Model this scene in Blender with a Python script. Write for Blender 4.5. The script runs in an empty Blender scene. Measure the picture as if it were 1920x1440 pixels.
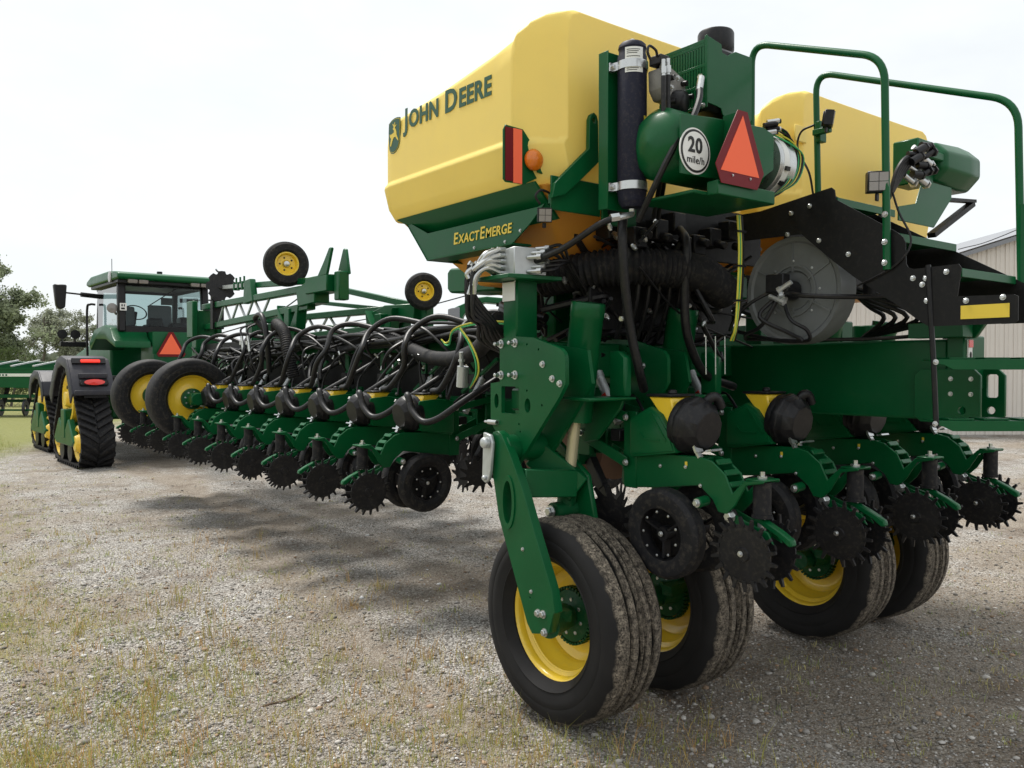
import bpy, bmesh, math, random
import numpy as np
from mathutils import Vector, Matrix
R = math.radians
random.seed(7)
C = bpy.context.scene.collection
SC = bpy.context.scene

# ------------------------------------------------------------------ camera, sky, sun, exposure
cam_d = bpy.data.cameras.new('camera'); cam = bpy.data.objects.new('camera', cam_d); C.objects.link(cam)
cam.location = (0, 0, 1.77)
cam_d.sensor_width = 36; cam_d.lens = 29.35; cam_d.clip_start = 0.05; cam_d.clip_end = 3000
cam.rotation_euler = (R(90 - 1.1), 0, -math.atan2(.6088, .7933))
SC.camera = cam
SUN_EL, SUN_AZ = R(63), R(-8)          # azimuth measured from +Y towards +X
wd = bpy.data.worlds.new('World'); SC.world = wd; wd.use_nodes = True
wn = wd.node_tree; wn.nodes.clear()
wo = wn.nodes.new('ShaderNodeOutputWorld'); bg = wn.nodes.new('ShaderNodeBackground')
sky = wn.nodes.new('ShaderNodeTexSky'); sky.sky_type = 'NISHITA'; sky.sun_disc = False
sky.sun_elevation = SUN_EL; sky.sun_rotation = SUN_AZ; sky.dust_density = 3
tc = wn.nodes.new('ShaderNodeTexCoord'); mp = wn.nodes.new('ShaderNodeMapping'); mp.inputs['Scale'].default_value = (1, 1, 2.6)
nz = wn.nodes.new('ShaderNodeTexNoise'); nz.inputs['Scale'].default_value = 1.9; nz.inputs['Detail'].default_value = 6; nz.inputs['Roughness'].default_value = .55
cr = wn.nodes.new('ShaderNodeValToRGB'); cr.color_ramp.elements[0].position = .30; cr.color_ramp.elements[1].position = .56
cr.color_ramp.elements[0].color = (.80, .80, .80, 1); cr.color_ramp.elements[1].color = (1, 1, 1, 1)
mxs = wn.nodes.new('ShaderNodeMix'); mxs.data_type = 'RGBA'
mxs.inputs[7].default_value = (10.2, 10.6, 10.75, 1)     # thin bright overcast
wn.links.new(tc.outputs['Generated'], mp.inputs[0]); wn.links.new(mp.outputs[0], nz.inputs[0]); wn.links.new(nz.outputs[0], cr.inputs[0])
wn.links.new(cr.outputs[0], mxs.inputs[0]); wn.links.new(sky.outputs[0], mxs.inputs[6])
wn.links.new(mxs.outputs[2], bg.inputs[0]); bg.inputs[1].default_value = .1
wn.links.new(bg.outputs[0], wo.inputs[0])
sd = bpy.data.lights.new('sun', 'SUN'); sd.energy = 4.9; sd.angle = R(18); sd.color = (1, .96, .9)
sun = bpy.data.objects.new('sun', sd); C.objects.link(sun)
sdir = Vector((math.sin(SUN_AZ) * math.cos(SUN_EL), math.cos(SUN_AZ) * math.cos(SUN_EL), math.sin(SUN_EL)))
sun.rotation_euler = sdir.to_track_quat('Z', 'Y').to_euler(); sun.location = (0, 0, 30)
vs = SC.view_settings; vs.view_transform = 'Standard'; vs.look = 'None'; vs.exposure = 0; vs.gamma = 1; vs.use_curve_mapping = False
SC.cycles.max_bounces = 6; SC.cycles.diffuse_bounces = 3; SC.cycles.glossy_bounces = 3; SC.cycles.transparent_max_bounces = 8; SC.cycles.transmission_bounces = 4

# ------------------------------------------------------------------ materials
def mat(name, col, rough=.5, metal=0, noise=0, nscale=8, bump=0, bscale=60, coat=0, spec=.5, dust=0, dustcol=(.32, .27, .2), trans=0, emit=None, alpha=1):
    m = bpy.data.materials.new(name); m.use_nodes = True
    nt = m.node_tree; b = nt.nodes['Principled BSDF']; N = nt.nodes.new; Lk = nt.links.new
    b.inputs['Base Color'].default_value = (*col, 1); b.inputs['Roughness'].default_value = rough
    b.inputs['Metallic'].default_value = metal; b.inputs['Coat Weight'].default_value = coat
    b.inputs['Coat Roughness'].default_value = .15
    b.inputs['Specular IOR Level'].default_value = spec
    t = N('ShaderNodeTexCoord')
    src = None
    if noise or dust:
        n = N('ShaderNodeTexNoise'); n.inputs['Scale'].default_value = nscale; n.inputs['Detail'].default_value = 5
        Lk(t.outputs['Object'], n.inputs['Vector'])
        mx = N('ShaderNodeMix'); mx.data_type = 'RGBA'
        mx.inputs[6].default_value = (*[c * (1 - noise) for c in col], 1); mx.inputs[7].default_value = (*[min(1, c * (1 + noise)) for c in col], 1)
        Lk(n.outputs[0], mx.inputs[0]); src = mx.outputs[2]
        rr = N('ShaderNodeMapRange'); rr.inputs[3].default_value = max(0, rough - .08); rr.inputs[4].default_value = min(1, rough + .12)
        Lk(n.outputs[0], rr.inputs[0]); Lk(rr.outputs[0], b.inputs['Roughness'])
        if dust:
            n2 = N('ShaderNodeTexNoise'); n2.inputs['Scale'].default_value = nscale * 3.1; n2.inputs['Detail'].default_value = 8; n2.inputs['Roughness'].default_value = .7
            Lk(t.outputs['Object'], n2.inputs['Vector'])
            r2 = N('ShaderNodeMapRange'); r2.inputs[1].default_value = .5; r2.inputs[2].default_value = .85; r2.inputs[4].default_value = dust
            Lk(n2.outputs[0], r2.inputs[0])
            m2 = N('ShaderNodeMix'); m2.data_type = 'RGBA'; m2.inputs[7].default_value = (*dustcol, 1)
            Lk(r2.outputs[0], m2.inputs[0]); Lk(src, m2.inputs[6]); src = m2.outputs[2]
        Lk(src, b.inputs['Base Color'])
    if bump:
        n = N('ShaderNodeTexNoise'); n.inputs['Scale'].default_value = bscale; n.inputs['Detail'].default_value = 4
        Lk(t.outputs['Object'], n.inputs['Vector'])
        bp = N('ShaderNodeBump'); bp.inputs['Strength'].default_value = bump; bp.inputs['Distance'].default_value = .004
        Lk(n.outputs[0], bp.inputs['Height']); Lk(bp.outputs[0], b.inputs['Normal'])
    if trans:
        tr = N('ShaderNodeBsdfTranslucent'); tr.inputs[0].default_value = (*col, 1)
        ms = N('ShaderNodeMixShader'); ms.inputs[0].default_value = trans
        Lk(b.outputs[0], ms.inputs[1]); Lk(tr.outputs[0], ms.inputs[2]); Lk(ms.outputs[0], nt.nodes['Material Output'].inputs[0])
    if emit:
        b.inputs['Emission Color'].default_value = (*emit[:3], 1); b.inputs['Emission Strength'].default_value = emit[3]
    return m
M = {}
M['green'] = mat('green_paint', (.0004, .080, .023), .36, noise=.2, nscale=5, coat=.12, spec=.22, bump=.03, bscale=120, dust=.05, dustcol=(.16, .15, .12))
M['green2'] = mat('green_cast_paint', (.0015, .066, .021), .45, spec=.25, noise=.25, nscale=9, bump=.15, bscale=70, dust=.18)
M['poly'] = mat('yellow_polyethylene', (.95, .75, .20), .40, noise=.06, nscale=2.5, bump=.06, bscale=90, trans=.22, dust=.12, dustcol=(.55, .46, .25))
M['poly_glow'] = mat('polyethylene_glow_tint', (.85, .40, .06), .42, noise=.06, nscale=2.5, bump=.06, bscale=90, trans=.3)  # same tank plastic; orange of light shining through put into its colour
M['rimy'] = mat('yellow_rim_paint', (.86, .58, .035), .3, noise=.08, nscale=6, coat=.4, dust=.22)
M['black'] = mat('black_powder_coat', (.006, .006, .007), .5, spec=.25, noise=.3, nscale=14, dust=.05, bump=.05)
M['plastic'] = mat('black_plastic', (.008, .008, .010), .38, spec=.3, noise=.3, nscale=14, dust=.08)
M['hose'] = mat('black_hose', (.008, .008, .010), .40, spec=.35, noise=.4, nscale=20, dust=.12)
M['disc'] = mat('dark_disc_steel', (.010, .010, .012), .45, spec=.3, noise=.4, nscale=14, dust=.15)
M['brown'] = mat('scoured_disc_steel', (.09, .045, .025), .5, metal=.4, noise=.4, nscale=9)
M['rubber'] = mat('rubber', (.011, .011, .013), .65, spec=.25, noise=.35, nscale=10, dust=.22, bump=.1, bscale=120)
M['zinc'] = mat('zinc_plate', (.55, .56, .56), .28, metal=.9, noise=.15, nscale=40)
M['alu'] = mat('cast_aluminium', (.5, .52, .53), .42, metal=.6, noise=.2, nscale=25)
M['galv'] = mat('galvanised_sheet', (.17, .18, .185), .5, metal=.35, noise=.3, nscale=7, dust=.25, dustcol=(.09, .085, .08))
M['castgrey'] = mat('cast_iron_grey', (.22, .21, .20), .5, noise=.45, nscale=30, dust=.3, dustcol=(.08, .07, .06))
M['rod'] = mat('yellowed_rod', (.55, .5, .33), .3, metal=.35, noise=.1, nscale=8)
M['navy'] = mat('accumulator_enamel', (.010, .011, .026), .55, spec=.25, noise=.3, nscale=22, dust=.15, bump=.1)
M['white'] = mat('white_label', (.78, .78, .76), .4)
M['ink'] = mat('black_print', (.01, .01, .01), .5)
M['dgreen'] = mat('green_print', (.004, .07, .03), .4)
M['yprint'] = mat('yellow_print', (.75, .55, .05), .4)
M['orange'] = mat('fluorescent_orange', (1.0, .17, .08), .6, spec=.2)
M['red'] = mat('red_reflector', (.16, .003, .008), .45, spec=.25)
M['lens_red'] = mat('red_lens', (.75, .03, .02), .2, coat=.6)
M['amber'] = mat('amber_lens', (.85, .22, .01), .15, coat=.6, trans=.2, bump=.6, bscale=160)
M['lens'] = mat('clear_lamp_lens', (.24, .22, .21), .15, coat=.7, bump=.4, bscale=200)
M['grey'] = mat('dark_grey_fender', (.032, .032, .042), .5, spec=.35, noise=.25, nscale=5, dust=.12)
M['siding'] = mat('beige_siding', (.66, .615, .56), .5, noise=.06, nscale=1.2, dust=.08)
M['trim'] = mat('grey_roof_trim', (.22, .23, .25), .5, noise=.1)
M['yhose'] = mat('yellow_hose', (.6, .55, .05), .4)
M['ghose'] = mat('green_hose', (.03, .35, .12), .4)
M['seat'] = mat('grey_seat_cloth', (.16, .16, .17), .8, noise=.2)
M['bark'] = mat('bark', (.10, .085, .07), .9, noise=.4, nscale=6, bump=.5, bscale=12)
M['stick'] = mat('dry_twig', (.12, .08, .05), .9, noise=.4, nscale=30)

def glass_mat():
    m = bpy.data.materials.new('cab_glass'); m.use_nodes = True; nt = m.node_tree; nt.nodes.clear()
    o = nt.nodes.new('ShaderNodeOutputMaterial'); mx = nt.nodes.new('ShaderNodeMixShader'); t = nt.nodes.new('ShaderNodeBsdfTransparent'); g = nt.nodes.new('ShaderNodeBsdfGlossy')
    fr = nt.nodes.new('ShaderNodeLayerWeight'); fr.inputs[0].default_value = .25; t.inputs[0].default_value = (.60, .70, .70, 1); g.inputs['Roughness'].default_value = .03
    nt.links.new(fr.outputs['Facing'], mx.inputs[0]); nt.links.new(t.outputs[0], mx.inputs[1]); nt.links.new(g.outputs[0], mx.inputs[2]); nt.links.new(mx.outputs[0], o.inputs[0]); return m
M['glass'] = glass_mat()

def tyre_mat():
    """black rubber; dried sandy mud caked on the tread (by radius about the axle)"""
    m = bpy.data.materials.new('muddy_tyre_rubber'); m.use_nodes = True; nt = m.node_tree; N = nt.nodes.new; Lk = nt.links.new; b = nt.nodes['Principled BSDF']
    t = N('ShaderNodeTexCoord'); s = N('ShaderNodeSeparateXYZ'); Lk(t.outputs['Object'], s.inputs[0])
    cb = N('ShaderNodeCombineXYZ'); Lk(s.outputs[1], cb.inputs[1]); Lk(s.outputs[2], cb.inputs[2])
    ln = N('ShaderNodeVectorMath'); ln.operation = 'LENGTH'; Lk(cb.outputs[0], ln.inputs[0])
    n1 = N('ShaderNodeTexNoise'); n1.inputs['Scale'].default_value = 7; n1.inputs['Detail'].default_value = 6; Lk(t.outputs['Object'], n1.inputs[0])
    ad = N('ShaderNodeMath'); ad.operation = 'MULTIPLY_ADD'; ad.inputs[1].default_value = .055; Lk(n1.outputs[0], ad.inputs[0]); Lk(ln.outputs['Value'], ad.inputs[2])
    mr = N('ShaderNodeMapRange'); mr.inputs[1].default_value = .483; mr.inputs[2].default_value = .492; Lk(ad.outputs[0], mr.inputs[0])
    n2 = N('ShaderNodeTexNoise'); n2.inputs['Scale'].default_value = 150; n2.inputs['Detail'].default_value = 5; n2.inputs['Roughness'].default_value = .75; Lk(t.outputs['Object'], n2.inputs[0])
    r2 = N('ShaderNodeMapRange'); r2.inputs[1].default_value = .36; r2.inputs[2].default_value = .54; Lk(n2.outputs[0], r2.inputs[0])
    ml = N('ShaderNodeMath'); ml.operation = 'MULTIPLY'; Lk(mr.outputs[0], ml.inputs[0]); Lk(r2.outputs[0], ml.inputs[1])
    n3 = N('ShaderNodeTexNoise'); n3.inputs['Scale'].default_value = 45; n3.inputs['Detail'].default_value = 4; Lk(t.outputs['Object'], n3.inputs[0])
    c1 = N('ShaderNodeValToRGB'); c1.color_ramp.elements[0].color = (.11, .092, .075, 1); c1.color_ramp.elements[1].color = (.46, .395, .31, 1); c1.color_ramp.elements[0].position = .35; c1.color_ramp.elements[1].position = .7; Lk(n3.outputs[0], c1.inputs[0])
    c2 = N('ShaderNodeValToRGB'); c2.color_ramp.elements[0].color = (.007, .007, .008, 1); c2.color_ramp.elements[1].color = (.022, .021, .021, 1); Lk(n1.outputs[0], c2.inputs[0])
    mx = N('ShaderNodeMix'); mx.data_type = 'RGBA'; Lk(ml.outputs[0], mx.inputs[0]); Lk(c2.outputs[0], mx.inputs[6]); Lk(c1.outputs[0], mx.inputs[7]); Lk(mx.outputs[2], b.inputs['Base Color'])
    b.inputs['Roughness'].default_value = .75; b.inputs['Specular IOR Level'].default_value = .25
    bp = N('ShaderNodeBump'); bp.inputs['Strength'].default_value = .9; bp.inputs['Distance'].default_value = .008; Lk(ml.outputs[0], bp.inputs['Height']); Lk(bp.outputs[0], b.inputs['Normal'])
    return m
M['tyre'] = tyre_mat()

# ------------------------------------------------------------------ mesh helpers
def V(p): return Vector(p)
def catmull(P, k=6):
    P = [V(p) for p in P]
    if len(P) < 3: return P
    Q = [2 * P[0] - P[1]] + P + [2 * P[-1] - P[-2]]; out = []
    for i in range(1, len(Q) - 2):
        a, b, c, d = Q[i - 1:i + 3]
        for j in range(k):
            t = j / k
            out.append(.5 * ((2 * b) + (c - a) * t + (2 * a - 5 * b + 4 * c - d) * t * t + (3 * b - a - 3 * c + d) * t ** 3))
    out.append(P[-1]); return out
class MB:
    def __init__(s): s.v = []; s.f = []; s.m = []; s.mi = 0
    def add(s, vs, fs):
        o = len(s.v); s.v += [tuple(x) for x in vs]; s.f += [[i + o for i in f] for f in fs]; s.m += [s.mi] * len(fs); return s
    def box(s, c, d, rot=None):
        x, y, z = d[0] / 2, d[1] / 2, d[2] / 2; c = V(c)
        vs = [V((a * x, b * y, e * z)) for a in (-1, 1) for b in (-1, 1) for e in (-1, 1)]
        if rot is not None: vs = [rot @ q for q in vs]
        return s.add([c + q for q in vs], [(0, 1, 3, 2), (4, 6, 7, 5), (0, 4, 5, 1), (2, 3, 7, 6), (0, 2, 6, 4), (1, 5, 7, 3)])
    def bx(s, x0, x1, y0, y1, z0, z1): return s.box(((x0 + x1) / 2, (y0 + y1) / 2, (z0 + z1) / 2), (abs(x1 - x0), abs(y1 - y0), abs(z1 - z0)))
    def beam(s, p0, p1, w, h, up=(0, 0, 1)):
        p0, p1 = V(p0), V(p1); d = (p1 - p0); L = d.length; d.normalize(); up = V(up)
        if abs(d.dot(up)) > .98: up = V((0, 1, 0))
        x = d.cross(up).normalized(); u = x.cross(d)
        vs = []
        for p in (p0, p1):
            for a, b in ((-1, -1), (1, -1), (1, 1), (-1, 1)): vs.append(p + x * a * w / 2 + u * b * h / 2)
        return s.add(vs, [(0, 1, 2, 3), (7, 6, 5, 4), (0, 4, 5, 1), (1, 5, 6, 2), (2, 6, 7, 3), (3, 7, 4, 0)])
    def prism(s, pts, ax, a0, a1):
        def q(p, a): return (a, p[0], p[1]) if ax == 'x' else ((p[0], a, p[1]) if ax == 'y' else (p[0], p[1], a))
        n = len(pts)
        return s.add([q(p, a0) for p in pts] + [q(p, a1) for p in pts], [list(range(n))[::-1], list(range(n, 2 * n))] + [(i, (i + 1) % n, n + (i + 1) % n, n + i) for i in range(n)])
    def plate_holes(s, outer, holes, ax, a0, a1):
        """plate with holes: faces triangulated by bmesh from loops"""
        bm = bmesh.new()
        for lp in [outer] + holes:
            vv = [bm.verts.new((p[0], p[1], 0)) for p in lp]
            for i in range(len(vv)): bm.edges.new((vv[i], vv[(i + 1) % len(vv)]))
        bmesh.ops.triangle_fill(bm, use_beauty=True, use_dissolve=False, edges=bm.edges[:])
        bm.verts.index_update()
        P = [(v.co.x, v.co.y) for v in bm.verts]; F = [[v.index for v in f.verts] for f in bm.faces]
        E = [(e.verts[0].index, e.verts[1].index) for e in bm.edges if len(e.link_faces) == 1]; bm.free()
        def q(p, a): return (a, p[0], p[1]) if ax == 'x' else ((p[0], a, p[1]) if ax == 'y' else (p[0], p[1], a))
        n = len(P)
        return s.add([q(p, a0) for p in P] + [q(p, a1) for p in P], [f[::-1] for f in F] + [[i + n for i in f] for f in F] + [(a, b, b + n, a + n) for a, b in E])
    def lathe(s, o, ax, prof, n=24, closed=False, ph=0, cap0=True):
        o = V(o); ax = V(ax).normalized(); t = V((0, 0, 1)) if abs(ax.z) < .9 else V((0, 1, 0))
        x = ax.cross(t).normalized(); y = ax.cross(x); vs = []; fs = []; k = len(prof)
        for j in range(n):
            a = 2 * math.pi * j / n + ph; dr = x * math.cos(a) + y * math.sin(a)
            for r, h in prof: vs.append(o + dr * r + ax * h)
        for j in range(n):
            J = (j + 1) % n
            for i in range(k if closed else k - 1):
                I = (i + 1) % k
                fs.append((j * k + i, j * k + I, J * k + I, J * k + i))
        if not closed:
            if cap0 and prof[0][0] > 1e-5: fs.append([j * k for j in range(n)])
            if prof[-1][0] > 1e-5: fs.append([j * k + k - 1 for j in range(n)][::-1])
        return s.add(vs, fs)
    def cyl(s, p0, p1, r, r1=None, n=16):
        p0, p1 = V(p0), V(p1); L = (p1 - p0).length
        return s.lathe(p0, p1 - p0, [(r, 0), (r if r1 is None else r1, L)], n)
    def tube(s, path, r, n=8, k=5, ridge=0, raw=False):
        P = [V(p) for p in path] if raw else catmull(path, k); vs = []; fs = []
        if ridge:   # corrugated: finer steps
            P = catmull(path, max(k, ridge))
        t0 = (P[1] - P[0]).normalized(); nrm = t0.cross(V((.3, .2, 1))).normalized()
        for i, p in enumerate(P):
            t = (P[min(i + 1, len(P) - 1)] - P[max(i - 1, 0)]).normalized()
            q_ = nrm - t * nrm.dot(t)
            if q_.length < 1e-3: q_ = t.cross(V((.9, .1, .2)))
            nrm = q_.normalized(); b = t.cross(nrm)
            rr = r * (1 + (.07 if i % 2 else -.07)) if ridge else r
            for j in range(n):
                a = 2 * math.pi * j / n; vs.append(p + (nrm * math.cos(a) + b * math.sin(a)) * rr)
        for i in range(len(P) - 1):
            for j in range(n):
                J = (j + 1) % n; fs.append((i * n + j, i * n + J, (i + 1) * n + J, (i + 1) * n + j))
        fs.append(list(range(n))[::-1]); fs.append([(len(P) - 1) * n + j for j in range(n)])
        return s.add(vs, fs)
WL = {}
KS = False; KF = 1.073; KO = V((0, 0, 1.65))      # measured-size correction for the rear frame, tanks and wheels
def kp(p): return KO + (V(p) - KO) * KF if KS else V(p)
def build(mb, name, mats, parent=None, org=None, bevel=0, seg=1, sharp=38, label=None, center=True, kind=None, wl=True, recalc=True):
    if not isinstance(mats, (list, tuple)): mats = [mats]
    me = bpy.data.meshes.new(name)
    if KS and parent is not None and parent.name == 'seed_planter': mb.v = [tuple(kp(p)) for p in mb.v]
    vs = np.array(mb.v, dtype=float)
    c = (vs.min(0) + vs.max(0)) / 2 if center is True else (np.array(center) if center else np.zeros(3))
    me.from_pydata((vs - c).tolist(), [], mb.f)
    for m_ in mats: me.materials.append(M[m_] if isinstance(m_, str) else m_)
    for p, i in zip(me.polygons, mb.m): p.material_index = i
    if bevel or recalc:
        bm = bmesh.new(); bm.from_mesh(me)
        bmesh.ops.recalc_face_normals(bm, faces=bm.faces)
        if bevel:
            ed = [e for e in bm.edges if len(e.link_faces) == 2 and e.calc_face_angle(0) > R(28)]
            bmesh.ops.bevel(bm, geom=ed, offset=bevel, segments=seg, profile=.6, affect='EDGES', clamp_overlap=True)
        bm.to_mesh(me); bm.free()
    for p in me.polygons: p.use_smooth = True
    me.set_sharp_from_angle(angle=R(sharp))
    o = bpy.data.objects.new(name, me); C.objects.link(o)
    pw = WL.get(parent.name, V((0, 0, 0))) if parent is not None else V((0, 0, 0))
    if org is not None: pw = V(org)
    o.location = V(c) - pw
    if wl: WL[o.name] = V(c)
    if parent is not None: o.parent = parent
    if label: o['label'] = label
    if kind: o['kind'] = kind
    return o
def thing(name, label, cat, loc, group=None, rz=0):
    o = bpy.data.objects.new(name, None); C.objects.link(o); o.location = loc; o.rotation_euler = (0, 0, rz); o['label'] = label; o['category'] = cat
    o.empty_display_size = .2
    if name not in ('seed_planter', 'tractor'): o.scale = (KF,) * 3
    if group: o['group'] = group
    WL[o.name] = V(loc) if rz == 0 else V((0, 0, 0)); return o
def empty_part(name, parent, wloc, rz=0, label=None):
    o = bpy.data.objects.new(name, None); C.objects.link(o); o.parent = parent; o.location = kp(wloc) - WL.get(parent.name, V((0, 0, 0))); o.rotation_euler = (0, 0, rz); o.empty_display_size = .1
    if KS: o.scale = (KF,) * 3
    wloc = kp(wloc)
    WL[o.name] = V((0, 0, 0)) if rz else V(wloc)
    if label: o['label'] = label
    return o
def copy_tree(o, parent=None, loc=None, rz=None):
    c = o.copy(); C.objects.link(c)
    if parent is not None: c.parent = parent
    if loc is not None: c.location = loc
    if rz is not None: c.rotation_euler = (0, 0, rz)
    for ch in list(o.children): copy_tree(ch, c)
    return c
def tag(o, label, cat, group=None):
    o['label'] = label; o['category'] = cat
    if group: o['group'] = group
    return o
def text_mesh(body, size, matname, parent, loc, xdir, ydir, name, bold=.0, depth=.0012, align='LEFT', parts=None, label=None):
    """lettering as a thin flat mesh; parts = [(text, size)] gives mixed sizes on one baseline"""
    runs = parts or [(body, size)]
    xdir, ydir = V(xdir).normalized(), V(ydir).normalized(); zd = xdir.cross(ydir)
    mb = MB(); off = 0
    for tx, sz in runs:
        cu = bpy.data.curves.new('t', 'FONT'); cu.body = tx; cu.size = sz; cu.extrude = depth; cu.offset = bold; cu.resolution_u = 3; cu.space_character = 1.06
        ob = bpy.data.objects.new('t', cu); C.objects.link(ob); bpy.context.view_layer.update()
        dg = bpy.context.evaluated_depsgraph_get(); me = ob.evaluated_get(dg).to_mesh()
        vs = [v.co.copy() for v in me.vertices]; fs = [list(p.vertices) for p in me.polygons]
        w = max([v.x for v in vs] + [0]); mb.add([v + V((off, 0, 0)) for v in vs], fs)
        off += (w + sz * .10) if tx.strip() else sz * .45
        ob.evaluated_get(dg).to_mesh_clear(); bpy.data.objects.remove(ob); bpy.data.curves.remove(cu)
    sh = -(off) / 2 if align == 'CENTER' else 0
    loc = V(loc)
    mb.v = [tuple(loc + xdir * (v[0] + sh) + ydir * v[1] + zd * v[2]) for v in mb.v]
    return build(mb, name, matname, parent, label=label, recalc=False)
_bolt = {}
def bolt(parent, p, ax=(-1, 0, 0), r=.014, name='bolt', long_=False):
    """hex bolt with washer; meshes shared"""
    key = (round(r, 4), long_)
    if key not in _bolt:
        mb = MB(); mb.lathe((0, 0, 0), (0, 0, 1), [(r * 1.35, 0), (r * 1.35, r * .25)], 14); mb.lathe((0, 0, 0), (0, 0, 1), [(r, r * .25), (r, r * 1.0), (r * .8, r * 1.15)], 6)
        if long_: mb.lathe((0, 0, 0), (0, 0, 1), [(r * .62, r), (r * .62, r * 2.6), (r * .4, r * 2.8)], 10)
        o = build(mb, name, 'zinc', None, center=None); _bolt[key] = o.data; bpy.data.objects.remove(o)
    o = bpy.data.objects.new(name, _bolt[key]); C.objects.link(o); o.parent = parent
    pl = parent.name == 'seed_planter'
    o.location = (kp(p) if pl else V(p)) - WL.get(parent.name, V((0, 0, 0)))
    if KS and pl: o.scale = (KF,) * 3
    o.rotation_euler = V(ax).to_track_quat('Z', 'Y').to_euler(); return o

# ------------------------------------------------------------------ ground
def gz(x, y):
    z = .012 * np.sin(x * 1.7 + .6 * np.sin(y * 1.3)) + .010 * np.sin(y * 2.3 + 1.3 * np.sin(x * .9)) + .006 * np.sin(x * 6.1 + y * 4.3) + .005 * np.sin(y * 7.7 - x * 5.2)
    for c0, sl, wd in ((.55, .05, .16), (-1.35, .05, .16), (3.95, -.02, .14), (1.75, .16, .12)): z = z - .022 * np.exp(-((x - c0 - sl * y) / wd) ** 2) + .008 * np.exp(-((x - c0 - sl * y - wd * 1.7) / (wd * .6)) ** 2)
    f = np.clip(1.4 - np.hypot(x, y) / 25, 0, 1)
    return z * f - .012 - .1205
def axis_steps(lo, hi, fine):
    a = list(np.arange(lo, hi + 1e-6, fine)); s = fine; h = hi
    while h < 900: s *= 1.5; h += s; a.append(h)
    s = fine; l = lo
    while l > -900: s *= 1.5; l -= s; a.insert(0, l)
    return np.array(a)
gx = axis_steps(-4, 9, .09); gy = axis_steps(0, 12, .09)
X, Y = np.meshgrid(gx, gy); Z = gz(X, Y); n1, n2 = X.shape
me = bpy.data.meshes.new('ground')
idx = np.arange(n1 * n2).reshape(n1, n2)
q = np.stack([idx[:-1, :-1], idx[:-1, 1:], idx[1:, 1:], idx[1:, :-1]], -1).reshape(-1, 4)
def np_mesh(me, verts, faces, k):
    verts = np.ascontiguousarray(verts, dtype=np.float32); faces = np.ascontiguousarray(faces, dtype=np.int32)
    me.vertices.add(len(verts)); me.vertices.foreach_set('co', verts.ravel())
    me.loops.add(faces.size); me.loops.foreach_set('vertex_index', faces.ravel())
    nf = len(faces); me.polygons.add(nf); me.polygons.foreach_set('loop_start', np.arange(0, nf * k, k, dtype=np.int32)); me.polygons.foreach_set('loop_total', np.full(nf, k, dtype=np.int32))
    me.update(calc_edges=True)
np_mesh(me, np.stack([X, Y, Z], -1).reshape(-1, 3), q, 4)
for p in me.polygons: p.use_smooth = True
ground = bpy.data.objects.new('ground', me); C.objects.link(ground); ground['kind'] = 'structure'; ground['label'] = 'gravel yard with sandy dirt and thin weeds'
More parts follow.
